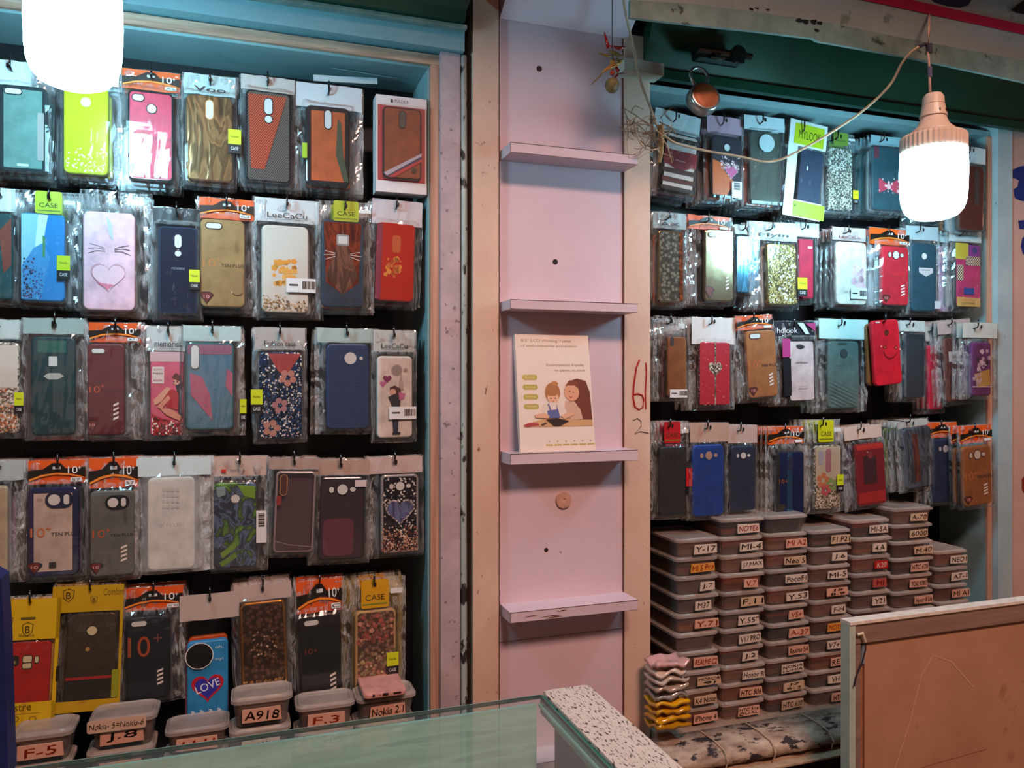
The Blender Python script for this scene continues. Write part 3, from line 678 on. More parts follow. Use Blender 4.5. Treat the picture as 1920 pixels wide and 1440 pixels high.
pg([(.37,.655),(.52,.645),(.54,.715),(.38,.72)], '#5a5f96', .0011); pg([(.4,.595),(.43,.66),(.41,.66),(.38,.6)], '#5a5f96', .0012); pg([(.5,.6),(.52,.655),(.5,.655)], '#5a5f96', .0012)
pg([(.2,.69),(.33,.67),(.4,.7),(.38,.72),(.22,.715)], '#d9a384', .0012); pg([(.55,.7),(.68,.665),(.74,.69),(.6,.73)], '#d9a384', .0012)
pg([(.35,.73),(.5,.72),(.66,.745),(.54,.785),(.45,.785)], '#2c1a18', .0013)
pg([(.05,.775),(.12,.755),(.24,.76),(.26,.775),(.1,.79)], '#a83a44', .0006); pg([(.28,.77),(.34,.755),(.37,.76),(.3,.785)], '#4c3a2c', .0006)
mb.build('picture', o)
p = at(1106, 760, 1.222); mb = MB(); mb.box(-.006,.006,0,.006,0,.19, M('#7a2050')); o = mb.build('purple_booklet', loc=(X(1104,1.222), 1.224, zs+.0005)); o.rotation_euler = (math.radians(-3.2),0,0); tag(o, 'dark pink booklet edge standing behind the cream tablet box', 'booklet')

# ---------------------------------------------------------------- lamps
def lamp(uc, ztop_v, zbot_v, ru, label, full=True):
    y = 1.0; c = at(uc, (ztop_v+zbot_v)/2, y); r = y/(CT-(uc-960)/F*ST)*ru/F*.885; zb = at(uc, zbot_v, y).z; zt = at(uc, ztop_v, y).z; H = zt-zb
    L = root('light_bulb', (c.x, y, zb), label, 'lamp', 'lit bulbs hanging in front of the cabinets')
    m, nt, b = newmat('glowing_diffuser'); b.inputs['Base Color'].default_value = (.9,.95,1,1); b.inputs['Emission Color'].default_value = (.38,.8,1,1); b.inputs['Emission Strength'].default_value = BULB
    if 'glowing_diffuser' in bpy.data.materials: m = bpy.data.materials['glowing_diffuser']
    mb = MB(); mb.lathe([(.0005,0),(.3*r,.004*H),(.52*r,.02*H),(.72*r,.06*H),(.87*r,.14*H),(.955*r,.25*H),(.99*r,.4*H),(1.01*r,.7*H),(.99*r,H)], m, 40); mb.build('diffuser', L, smooth=True)
    k = r
    mb = MB(); mb.lathe([(.99*r,H),(1.0*r,H+.02*k),(1.0*r,H+.46*k),(.95*r,H+.52*k),(.8*r,H+.58*k)], BULBP, 80, rib=-.035); mb.build('heat_sink', L)
    mb = MB(); mb.lathe([(.82*r,H+.56*k),(.66*r,H+.68*k),(.48*r,H+.86*k),(.36*r,H+1.16*k),(.33*r,H+1.24*k)], BULBP, 32); mb.build('neck', L, smooth=True)
    mb = MB(); s0 = H+1.14*k
    mb.lathe([(.42*r,s0),(.37*r,s0+.2*k),(.34*r,s0+.38*k),(.315*r,s0+.385*k),(.335*r,s0+.4*k),(.32*r,s0+.62*k),(.25*r,s0+.74*k),(.08*r,s0+.78*k)], BULBP, 32)
    for a in (-1.9,-1.25): mb.box(.39*r*math.cos(a)-.0007, .39*r*math.cos(a)+.0007, .39*r*math.sin(a)-.001, .39*r*math.sin(a)+.002, s0+.08*k, s0+.18*k, M('#3a1d14'))
    mb.build('socket', L)
    return L, c, zb, s0+.78*k, k
BULB = 64.0
L1, c, zb, top, k = lamp(1750, 285, 412, 65, 'lit white bulb with ribbed collar hanging before the box cabinet')
# suspension flex of the bulb with taped joint
pt = [at(1744,168,1.0), at(1743,150,1.0), at(1742,120,1.0), at(1740,100,1.0), at(1741,84,1.0), at(1742,60,1.0), at(1742,36,1.03), at(1742,28,1.054)]
o = L1.location
mb = MB(); mb.tube([pt[0]-o-Vector((0,0,.004))]+[q-o for q in pt[1:]], .0021, surf('pinkish_flex','#b08a7c','#cba794',40,.5), 8); fl = mb.build('flex', L1, smooth=True)
mb = MB(); mb.tube([at(1741,84,1.0)-o, at(1743,100,1.0)-o], .0048, M('#3b3745','m'), 10); mb.tube([at(1743,125,1.0)-o, at(1744,145,1.0)-o], .0036, M('#5d5a78','m'), 10)
mb.tube([at(1722,88,1.0)-o, at(1733,83,1.0)-o, at(1745,84,1.0)-o], .0028, M('#3b3745','m'), 8); mb.build('tape', fl)
L2, c, zb, top, k = lamp(139, -12, 163, 93, 'large glowing white bulb hanging in front of the top cases')
o = L2.location; mb = MB(); mb.tube([(0,0,top-.003), (.001,0,top+.1), (0,0,top+.4)], .0022, ROPE, 8); mb.build('flex', L2, smooth=True)
# sagging cable across the box cabinet
def cable(name, px, r, m, label, cat='cable'):
    q = [at(u, v, y) for u, v, y in px]; c = q[0].copy(); sm = []
    P_ = [q[0]]+q+[q[-1]]
    for i in range(1, len(P_)-2):
        for k in range(6):
            t = k/6; a, b, cc, d_ = P_[i-1], P_[i], P_[i+1], P_[i+2]
            sm.append(.5*((2*b)+(cc-a)*t+(2*a-5*b+4*cc-d_)*t*t+(3*b-a-3*cc+d_)*t**3)-c)
    sm.append(q[-1]-c); mb = MB(); mb.tube(sm, r, m, 8); o = mb.build(name, smooth=True, loc=c); return tag(o, label, cat)
cable('sagging_cable', [(1166,-20,1.13),(1174,30,1.16),(1186,80,1.185),(1200,150,1.19),(1222,208,1.195),(1234,238,1.2),(1262,266,1.2),(1320,282,1.195),(1390,294,1.18),(1430,303,1.17),(1460,300,1.16),(1500,282,1.14),(1556,250,1.11),(1620,206,1.07),(1668,160,1.04),(1690,120,1.02),(1708,98,1.005),(1722,88,1.0)], .0022, ROPE, 'beige cable sagging from the pillar across to the ribbed bulb')
# padlock hanging from the shutter rail
pc = at(1318, 186, 1.16)
pl = root('padlock', pc, 'round padlock with rusty copper face hanging under the shutter rail', 'padlock', rot=(math.radians(-14), 0, math.radians(-6)))
mb = MB(); R_ = .0278; mb.lathe([(.0001,.012),(R_*.9,.012),(R_,.009),(R_,-.007),(R_*.95,-.0105),(R_*.86,-.0112)], STEEL, 44, axis='y'); mb.build('body', pl, smooth=True)
mb = MB(); mb.lathe([(R_*.86,-.0105),(R_*.8,-.0118),(R_*.72,-.0112),(R_*.62,-.0121),(R_*.3,-.012),(.0001,-.012)], RUST, 44, axis='y'); mb.build('face_disc', pl, smooth=True)
mb = MB(); mb.tube([(-.012,0,.024)]+[(-.0035-.0165*math.cos(a)+.002, .001, .045+.017*math.sin(a)) for a in [math.pi*i/10 for i in range(11)]]+[(.010,0,.03),(.007,0,.022)], .0028, STEEL, 10); mb.build('shackle', pl, smooth=True)
# bolt hardware behind the padlock
mb = MB()
mb.box(-.045,.05,-.01,.012,-.008,.012, M('#0f1412','g'), .004); mb.tube([(-.05,-.014,.002),(.06,-.014,.004)], .006, M('#121614','g'), 10); mb.lathe([(.0001,0),(.014,0),(.015,-.012),(.0001,-.014)], M('#101312','g'), 24, c=(.03,-.01,.003), axis='y')
mb.tube([(-.012,0,.0),(-.018,-.012,-.006),(-.012,-.024,-.012),(0,-.02,-.008)], .0035, M('#161a18','g'), 8)
tag(mb.build('shutter_bolt', loc=at(1345,108,1.19)), 'blackened shutter bolt and hasp on the green rail', 'bolt')
# chilli and lemon charm
pc = at(1148, 60, 1.13)
ch = root('chilli_and_lemon_charm', pc, 'dried chilli and lemon charm strung on wire before the lilac panel', 'charm')
mb = MB(); zt_ = at(1148,-20,1.13).z-pc.z; zb_ = at(1148,160,1.13).z-pc.z
mb.tube([(0,0,zt_),(0,0,0),(.0008,0,zb_)], .0008, M('#3a3a44'), 6); mb.build('wire', ch)
def chilli(px, m, r=.004):
    q = [at(u, v, 1.13)-pc for u, v in px]; n = len(q); mb = MB(); rs = [r*(.45 if i == 0 else (1-.75*i/(n-1))) for i in range(n)]
    q = [Vector((a.x, -.001-.003*math.sin(i), a.z)) for i, a in enumerate(q)]; mb.tube(q, rs, m, 10, r1=0); mb.build('chilli', ch, smooth=True)
cR, cG, cY = M('#8c1414','g'), surf('dried_olive_skin','#5a4a1c','#86702a',60,.4), surf('dried_amber_skin','#9a5a14','#c98a2a',60,.35)
chilli([(1146,88),(1138,90),(1136,80),(1135,70),(1134,60)], cR, .0042); chilli([(1150,88),(1158,92),(1166,91),(1171,88)], cR); chilli([(1141,96),(1150,101),(1160,106),(1168,107)], cG, .0048)
chilli([(1149,108),(1138,107),(1128,103),(1119,101)], cG, .0035); chilli([(1151,112),(1146,117),(1150,123),(1160,119),(1166,116)], cY, .005); chilli([(1158,122),(1146,126),(1136,131),(1128,137)], cY, .0052)
chilli([(1128,137),(1121,146),(1114,153),(1108,159)], cG, .0022); chilli([(1153,124),(1157,134),(1156,142),(1150,147)], cR, .0042); chilli([(1154,110),(1160,116),(1168,113)], cG, .004); chilli([(1158,138),(1164,139),(1170,139)], M('#3a2a2a'), .0016)
mb = MB(); q = at(1148,137,1.13)-pc; mb.lathe([(.0001,-.0045),(.0032,-.003),(.0045,0),(.0032,.003),(.0001,.0045)], M('#a03a24','g'), 16, c=(q.x,0,q.z)); mb.build('bead', ch, smooth=True)
mb = MB(); q = at(1148,160,1.13)-pc; mb.lathe([(.0001,-.0125),(.005,-.0112),(.0095,-.0075),(.0118,-.001),(.0112,.0045),(.008,.009),(.003,.0112),(.0001,.0115)], surf('withered_lemon_rind','#3a2f18','#7d6a34',90,.5,spots='#1c160c',spot_scale=120,spot_thr=.6,bmp=.8), 24, c=(q.x,0,q.z)); mb.build('lemon', ch, smooth=True)
# dried garland tangled on the pillar
gp = at(1205, 245, 1.19); mb = MB(); rg = random.Random(3)
for i in range(46):
    a = at(1172+rg.random()*70, 212+rg.random()*55+(0 if i % 3 else 20), 1.19)-gp; q = [a]; d_ = Vector((rg.uniform(-1,1), rg.uniform(-.3,.3), rg.uniform(-1,.6))).normalized()*.006
    for _ in range(7): d_ = (d_+Vector((rg.uniform(-1,1), rg.uniform(-.6,.6), rg.uniform(-1,.9)))*.003); q.append(q[-1]+d_)
    q = [Vector((min(max(v.x,-.03),.055), min(max(v.y,-.02),.028), min(max(v.z,-.05),.045))) for v in q]
    mb.tube(q, rg.uniform(.0005,.0014), TWIG if i % 3 else ROPE, 5, r1=.0004)
g = mb.build('dried_garland', loc=gp); tag(g, 'dried brown garland of twigs and twine tangled on the pillar', 'garland')
mb = MB(); q = [at(u,v,1.2)-gp for u,v in ((1238,235),(1240,255),(1240,285),(1236,305))]; mb.tube(q, .006, surf('dry_straw','#6a5636','#a0885c',70,.8,stretch=(1,1,.2)), 7, r1=.003); mb.build('straw_bundle', g)
cable('brown_cord', [(1172,218,1.205),(1186,232,1.2),(1194,255,1.2),(1206,275,1.195),(1222,281,1.195),(1240,276,1.2)], .0013, ROPE, 'thin looping brown cord tied below the dried garland', 'cord')

# ---------------------------------------------------------------- counter
yb = 1.05; zg = EYE-.452
xgr = X(1014, yb)
ct = root('glass_counter', (0, yb, .7), 'glass-topped shop counter with dusty rear pane in front of the cabinets', 'counter')
cpart('glass_top', ct, -1.0, xgr-.001, .25, yb, zg-.006, zg, GLASS)
cpart('edge', ct, -1.0, xgr-.001, yb, yb+.0012, zg-.006, zg, M('#8fb8ae','g'))  # lighter colour paints the highlight along the glass edge
cpart('rear_pane', ct, -1.0, X(1006, yb-.012), yb-.012, yb-.007, .62, zg-.008, GLASSD)
mb = MB(); mb.box(xgr-.001, xgr+.0025, .25-yb, 0, zg-.026-.7, zg-.0005-.7, GEDGE); mb.box(xgr-.004, xgr-.001, .25-yb, 0, zg-.016-.7, zg-.0125-.7, M('#9fd8cc','g')); mb.build('glass_edge', ct)
cpart('leg', ct, -.3, -.27, .3, .33, 0, .62, STEEL); cpart('leg', ct, .25, .28, .3, .33, 0, .62, STEEL); cpart('leg', ct, -.3, -.27, .98, 1.01, 0, .62, STEEL); cpart('leg', ct, .25, .28, .98, 1.01, 0, .62, STEEL)
cpart('shelf', ct, -1.0, .5, .25, 1.03, .6, .62, WOODIN)
cpart('shelf', ct, X(1008,yb), .5, .25, 1.03, zg-.16, zg-.155, M('#5d8a5c','g'))
bw0, bw1 = X(1018, yb), X(1104, yb)
mb = MB(); cx = (bw0+bw1)/2
vs = rr(bw1-bw0, .86, .008, 3, 0, 0)
mb.rings([[(a, b-.43, -.03) for a, b in vs], [(a, b-.43, -.002) for a, b in vs], [(a*.985, b*.998-.43, 0) for a, b in vs]], CHIP)
o = mb.build('counter_board', loc=(cx, yb+.004, zg+.004)); tag(o, 'white chipped and scratched board laid along the end of the counter', 'board')
cpart('board_support', ct, bw0+.006, bw1-.006, .28, 1.02, .62, zg-.028, M('#4a3a30','m'))
for i, (zz, c) in enumerate(((zg-.15,'#8a7458'),(zg-.135,'#5f7c4a'),(zg-.12,'#9a8468'))):
    pass

# metal framed notice case, lower right
yn = 1.0
nx0, nx1 = X(1591, yn), 1.5; nzt = at(1582,1168,yn).z
nc = root('framed_counter_panel', (nx0, yn, nzt), 'brown-backed counter panel with pale metal frame before the stacked boxes', 'counter panel')
def np_(name, x0, x1, y0, y1, z0, z1, m, bev=0):
    mb = MB(); mb.box(x0, x1, y0, y1, z0, z1, m); return mb.build(name, nc)
W = nx1-nx0
np_('top_rail', .002, W, .0, .016, -.036, -.004, METAL); np_('top_rim', 0, W, -.004, .018, -.004, .001, M('#e6dcd2','m'))
np_('side_post', 0, .012, -.002, .017, -.9, -.004, surf('teal_lit_post','#a9bfb4','#bfd0c6',20,.4)); np_('side_post', .0125, .026, .002, .016, -.9, -.036, METAL)  # first post carries the teal bulb light in its colour
np_('inner_post', .0265, .037, .010, .016, -.9, -.036, M('#a8704c','m'))
bp_ = np_('backing_panel', .0375, W, .006, .014, -.9, -.0375, CARDB)
mb = MB(); mb.stroke([(.06,-.34),(.09,-.27),(.13,-.18),(.155,-.105),(.18,-.075),(.22,-.09),(.27,-.14)], .0025, .0055, M('#cfa385')); mb.stroke([(.05,-.3),(.12,-.262),(.2,-.255),(.3,-.25)], .001, .0055, M('#8a6048')); mb.build('crease', bp_)
np_('tape', .0275, .037, .0055, .0095, -.072, -.04, M('#7d8c98','m'))
mb = MB(); mb.tube([(.014,-.004,-.02),(.022,-.006,-.018),(.028,-.006,-.03),(.028,-.006,-.045),(.022,-.005,-.065),(.010,-.006,-.085),(.006,-.006,-.1)], .0011, M('#1b1726'), 6); mb.build('wire', nc)
mb = MB(); mb.tube([(.014,-.004,-.02),(.022,-.006,-.018),(.028,-.006,-.032)], .0024, M('#d8c4a4','m'), 8); mb.build('wire_sleeve', nc)
# dark blue cloth at the near left edge
mb = MB(); q = [at(u,v,.9) for u,v in ((-40,1060),(2,1085),(8,1200),(14,1400),(16,1460),(-60,1460))]; c = q[0]
mb.rings([[(p-c).to_tuple() for p in q], [((p-c)+Vector((0,.03,0))).to_tuple() for p in q]], M('#16245a','m')); tag(mb.build('hanging_cloth', loc=c), 'dark blue cloth hanging at the near edge by the yellow package', 'cloth')

# ---------------------------------------------------------------- storage boxes
def box_meshes(w, d, h, tint, lidc='#b09a90'):
    mb = MB(); m = M(tint, 'ctr'); r = .012
    def lp(a, z): return [(x, y, z) for x, y in rr(w-a, d-a, r, 4, 0, d/2)]
    mb.rings([lp(.014,0), lp(.006,h*.78), lp(.005,h*.8)], m, True, False); body = mb.mesh('body', False)
    mb = MB(); m2 = M(lidc, 'ctr'); mb.rings([lp(.003,h*.78), lp(-.001,h*.79), lp(-.001,h*.9), lp(.004,h*.93), lp(.008,h*.985), lp(.012,h*.985), lp(.016,h*.95)], m2, False, True); lid = mb.mesh('lid', False)
    return body, lid
BG = 'storage boxes stacked in the cabinet'
bn = [0]
def sbox(x, y, z, w, d, h, text, tc, lc, tint, cont, label, lx=.55, lw=.045, clips=True, lz=.40, lh=.46, grp=BG):
    bn[0] += 1; rg = random.Random(bn[0])
    R = root('storage_box', (x, y, z), label, 'storage box', grp, (0, 0, math.radians(rg.uniform(-1.3, 1.3))))
    body, lid = box_meshes(w, d, h, tint, rg.choice(('#cbb9ae','#bfaea6','#d0bcb0')))
    for n_, me in (('body', body), ('lid', lid)): o = bpy.data.objects.new(n_, me); COL.objects.link(o); o.parent = R
    mb = MB()
    for i, c in enumerate(cont): 
        z0 = h*.06+i*h*.62/len(cont); mb.box(-w*.42+rg.random()*.004, w*.42-rg.random()*.01, .01+rg.random()*.006, d-.012, z0, z0+h*.62/len(cont)-.0008, M(c,'m'))
    mb.build('contents', R)
    if text is not None:
        mb = MB(); cx = (lx-.5)*w; b = h*lh; cz = h*lz; yy = -.0013+.0022
        pts = [(cx-lw/2, cz-b/2+rg.uniform(-.0012,.0012)), (cx+lw/2, cz-b/2+rg.uniform(-.001,.001)), (cx+lw/2-rg.random()*.002, cz+b/2), (cx-lw/2+rg.random()*.002, cz+b/2+rg.uniform(-.001,.001))]
        mb.prism(pts, yy-.0028, yy-.0008, M(lc)); a = rg.uniform(-.04,.05)
        for t_, sc_, oz in ([(text, .62, 0)] if '|' not in text else [(text.split('|')[0], .34, .23), (text.split('|')[1], .3, -.22)]):
            for o_ in (0, .0003): mb.text(t_, cx+o_, cz+oz*b+o_, b*sc_, yy-.0031, M(tc), rot=a, fit=lw*min(.88, .17*len(t_)+.18), shear=.12, jit=.0005)
        mb.build('label_sticker', R)
    return R
BLK, REDT, ORT = '#1a120e', '#9a2a14', '#b8501c'
LW, LP, LO, LB = '#cdb9aa', '#d09c86', '#d18a3c', '#c4a488'
T1, T2, T3, T4 = '#83746d', '#8e766b', '#6c625f', '#8c675a'
cols = [
 (1272,1352,1362,[('iPhone 4',BLK,LP),('K4 Note',BLK,LB),('HONOR|9i',BLK,LB),('REALME C2','#a01c10',LP),(None,0,0),('Y.71','#8c2a14',LP),('M37',BLK,LW),('J.7',BLK,LW),('MI 5 Pro',REDT,LO),('Y-17',BLK,LW)]),
 (1356,1438,1352,[('HTC 516|DUAL',BLK,LP),('HTC 806',BLK,LP),('Honor 9i',BLK,LW),('J.2',BLK,LW),('V17 PRO',BLK,LW),('Y.55"',BLK,LW),('F.11',BLK,LB),('V.7',REDT,LP),('J7.MAX',BLK,LW),('MI-4',BLK,LW),('NOTE6',REDT,LW)]),
 (1442,1520,1342,[('HTC 620',BLK,LB),('J7|6-2',BLK,LB),('NOKIA|LUMIA',BLK,LW),('Realme 5A',BLK,LP),('A-37',REDT,LP),('V5+',REDT,LP),('Y.53',BLK,LW),('PocoF1',BLK,LW),('Neo 5',BLK,LB),('MI A2',REDT,LP),(None,0,0)]),
 (1523,1600,1334,[('HTC',BLK,LP),('VH',BLK,LW),('RE 7A',BLK,LP),('V7+Y7',BLK,LW),('NOTE 5',ORT,LO),('F-H',BLK,LW),('J5|8.9',BLK,LP),('MI-5',BLK,LW),('J.6',BLK,LW),('F1.P21',BLK,LB)]),
 (1604,1676,1326,[('A5',BLK,LP),('J1',BLK,LW),('M20',BLK,LB),('Y91',BLK,LP),('V11',BLK,LB),('Y21',BLK,LW),('MI','#7a1010','#a84a44'),('K20','#e8d0c8','#b01a18'),('4.A',BLK,LW),('MI-5A',BLK,LW)]),
 (1680,1756,1318,[('S4',BLK,LB),('S5',BLK,LP),('S6',BLK,LW),('A8',BLK,LP),('Y81',BLK,LB),('Honor 8 Lite',BLK,LP),('TECNO MOBILE',BLK,LP),('HTC 628',BLK,LP),('M.40',BLK,LB),('6000',BLK,LB),('A-70',BLK,LB)]),
 (1760,1820,1312,[('C5',BLK,LP),('A3',BLK,LP),('C3',BLK,LW),('J4',BLK,LP),('Y-22',BLK,LB),('MI A1',BLK,LP),('A7-1',BLK,LW),('NEO1',BLK,LW)]),
]
fronts = 1.215
cnames = ['column by the pillar','second column from pillar','third column from pillar','fourth column from pillar','fifth column from pillar','sixth column from pillar','last column by cabinet side']
zsb = at(1395, 1349, fronts).z
for ci, (u0, u1, vb, items) in enumerate(cols):
    # the photograph's boxes are about 36 px tall at the front, 33 px at the far end
    x0, x1 = X(u0, fronts), X(u1, fronts); pitch = [.0335,.0335,.0335,.0335,.0349,.0333,.0342][ci]
    pitch = (at((u0+u1)/2, 1027, fronts).z-at((u0+u1)/2, 1346, fronts).z)/9 if ci < 1 else pitch
    n = len(items)
    for k, (t, tc, lc) in enumerate(items):
        rg = random.Random(ci*40+k)
        x = (x0+x1)/2+rg.uniform(-.0025,.0025)
        where = ('bottom box' if k == 0 else 'topmost box' if k == n-1 else ['', 'second','third','fourth','fifth','sixth','seventh','eighth','ninth','tenth'][k]+' from bottom')
        tt = t.replace('|',' ') if t else None
        if t: lab = f"storage box with { {LW:'whitish',LP:'peach',LO:'amber',LB:'buff'}.get(lc,'red') } handwritten sticker, {where} in {cnames[ci]}"
        else: lab = f'storage box without label, {where} in {cnames[ci]}'
        cont = [rg.choice(('#5a2a22','#3a2c30','#6a3a2c','#26262e','#7a5a4a','#8a3c2c','#4a4046','#22283a')) for _ in range(rg.choice((1,2,3)))]
        sbox(x, fronts+rg.uniform(0,.005), zsb+k*pitch, (x1-x0)+.0015, .125, pitch*.985, t, tc, lc, rg.choice((T1,T2,T3,T4)), cont, lab, lx=.66+rg.uniform(-.08,.06), lw=(.03 if t and len(t) < 4 else .045)*(1 if ci < 5 else .95)+rg.uniform(0,.006))
# newspaper wrapped shelf edge
mb = MB(); xn0, xn1 = X(1228,1.13), X(1640,1.13); nxs = 60; so = seedoff(); loops = []
for i in range(nxs+1):
    x = xn0+(xn1-xn0)*i/nxs; b1 = .004*mn.noise(so+Vector((x*30,0,0))); b2 = .006*mn.noise(so+Vector((x*45,3,0)))
    loops.append([(x,1.205,zsb-.0005-.0005), (x,1.17,zsb-.0008+min(0,b1)), (x,1.14+b2,zsb-.004+b1*.6), (x,1.128+b1,zsb-.012), (x,1.126+b2,zsb-.024+b1), (x,1.134,zsb-.031), (x,1.18,zsb-.034), (x,1.205,zsb-.034)])
mb.rings(loops, NEWS); nw = mb.build('newspaper_bundle', smooth=True); tag(nw, 'folded newspaper lying along the shelf edge under the storage boxes', 'newspaper')
mb = MB()
for u in (1362, 1452, 1560): x = X(u,1.12); mb = MB(); mb.tube([(x,1.2,zsb+.0005),(x+.002,1.16,zsb+.001),(x+.003,1.13,zsb-.004),(x+.002,1.118,zsb-.016),(x,1.122,zsb-.03)], .0012, M('#c4a890','m'), 6); mb.build('string', nw)

cpart('newspaper_lining', c2, x2+.005, x2e-.013, 1.2055, 1.3685, zsh-.0355, zsb-.0008, M('#9c8474','m'))
mb = MB(); x = X(1330,1.12); mb.box(0, .34, 0, .038, 0, .003, M('#b89a80','m')); o = mb.build('card_sheet', loc=(X(1325,1.11), 1.11, zsb-.040)); o.rotation_euler = (0,0,0); tag(o, 'pale card strip poking out under the newspaper', 'card')
mb = MB(); mb.box(0,.075,0,.05,0,.016, M('#7a1a1c','m'), .002); tag(mb.build('red_packet', loc=(X(1262,1.12), 1.125, zsb-.055)), 'dark red packet under the newspaper near the pillar', 'packet')
slab('trim_9', X(1219,1.3), xr0, 1.2, 1.38, .2, zsh-.051, M('#4a463e','m'))
# bags heaped beside the boxes
def heap(u0, v0, u1, v1, n, col, label, name, cat, seed, fin='g'):
    rg = random.Random(seed); y = 1.165
    for i in range(n):
        v = v1-(v1-v0)*(i+.5)/n; a = at(u0, v, y); b = at(u1-rg.random()*8, v, y); W_ = b.x-a.x; so = Vector((seed, i*3.1, 0)); mb = MB()
        nx, ny = 14, 8; top = []; th = (at(u0,v0,y).z-at(u0,v1,y).z)/n
        loops = []
        for s_ in (0, 1):
            for j in range(ny+1):
                pass
        vs = []; fs = []
        for j in range(ny+1):
            for k in range(nx+1):
                x = W_*k/nx; yy = .045*j/ny; z = th*.8*mn.noise(so+Vector((x*55, yy*50, 0)))+ (.15*th if 0 < j < ny and 0 < k < nx else 0); vs.append((x, yy+.004*mn.noise(so+Vector((x*60,0,5))), z+th*.5))
        N = (nx+1)*(ny+1); vs += [(x, y_, z-th*.42) for x, y_, z in vs]; I = lambda j, k: j*(nx+1)+k
        for j in range(ny):
            for k in range(nx): fs.append((I(j,k), I(j,k+1), I(j+1,k+1), I(j+1,k))); fs.append((N+I(j,k), N+I(j+1,k), N+I(j+1,k+1), N+I(j,k+1)))
        for k in range(nx): fs.append((I(0,k), N+I(0,k), N+I(0,k+1), I(0,k+1))); fs.append((I(ny,k), I(ny,k+1), N+I(ny,k+1), N+I(ny,k)))
        for j in range(ny): fs.append((I(j,0), I(j+1,0), N+I(j+1,0), N+I(j,0))); fs.append((I(j,nx), N+I(j,nx), N+I(j+1,nx), I(j+1,nx)))
        mb.add(vs, fs, M(col[i % len(col)], fin)); o = mb.build(name, smooth=True, loc=(a.x, y, a.z-th*.5))
        tag(o, label.format(['bottom','second lowest','third lowest','fourth lowest','fifth lowest','sixth lowest'][i] if i < n-1 else 'topmost'), cat, label.format('').strip())
heap(1232, 1318, 1302, 1374, 4, ['#b07d0c','#d0960e','#c98e0c','#dca414'], '{} crumpled yellow packet beside the storage boxes', 'yellow_packet', 'packet', 5)
heap(1232, 1243, 1294, 1316, 5, ['#8a8078','#a8968a','#b9aaa0','#d4c0b4','#c79a98'], '{} crumpled pale plastic bag above the yellow packets', 'plastic_bag', 'bag', 9)
# boxes on the floor of the plywood cabinet
BG2 = 'storage boxes under the hanging cases'
yl = 1.195
def lbox(u0, u1, vt, labs, nm):
    R = None
    x0, x1 = X(u0, yl), X(u1, yl); zt_ = at((u0+u1)/2, vt, yl).z; z = .861; n = 4; hh = (zt_-z)/n
    for k in range(n):
        t = labs[n-1-k] if n-1-k < len(labs) else ('Y1', BLK, LP)
        R = sbox((x0+x1)/2+(k%2)*.002, yl+.002*(k % 2), z+k*hh, x1-x0, .06, hh*.985, t[0], t[1], t[2], (T1,T2,T3)[k%3], ['#3a2a2c','#5a3428'], f'storage box {["at the bottom of","second up in","third up in","on top of"][k]} the stack {nm}', lx=.5, lw=.055, grp=BG2)
    return R
lbox(12, 132, 1374, [('F-5',REDT,LP)], 'below the yellow package with red case')
J8 = lbox(160, 290, 1344, [('J.8',BLK,LP)], 'under the carbon woven case')
lbox(305, 426, 1366, [('J.U1',REDT,LP)], 'below the blue heart case')
lbox(430, 546, 1306, [('A918',BLK,LP),('REDMI 3 Note',BLK,LW)], 'below the brown gem-studded case')
lbox(553, 664, 1320, [('F.3',REDT,LP)], 'below the orange-headed black case')
lbox(668, 780, 1304, [('Nokia 2.1',BLK,LP)], 'under the loose pink case')
p = at(230,1352,yl-.003); mb = MB(); wq = X(276,yl)-X(165,yl); mb.prism(rr(wq,.017,.003,3), -.0006, .0002, M('#c4a48e')); mb.text('Nokia- 5=Nokia-6', 0, 0, .008, -.0009, M(BLK), fit=wq*.92, shear=.1, jit=.0006)
o = mb.build('lid_label', J8); o.location = J8.matrix_basis.inverted() @ Vector((X(220,yl), yl-.004, at(220,1356,yl).z))
# loose pink case on a box lid
mb = case_mesh(.066, .13, .008, '#c98c84', 'm'); o = mb.build('loose_phone_case'); zt_ = at(722,1304,yl).z
for (a, s_) in ((-.018,.0022),(.0,.0022),(.016,.004)): pass
o.location = (X(720,1.2), 1.186+.065, zt_+.001); o.rotation_euler = (math.radians(-90),0,0); tag(o, 'loose pink phone case lying flat on the box by the plywood side', 'phone case')
mb = MB()
for (a, s_, b) in ((-.018,.002,.002),(-.008,.0008,.0008),(.0,.0045,.0018),(.018,.006,.0012)): mb.prism(rr(2*s_,2*b,b,4,a,.0045), -.0006, .0006, M('#2a1614'))
q = mb.build('port_opening', o); q.rotation_euler = (math.radians(90),0,0); q.location = (0, 0, -.0652)

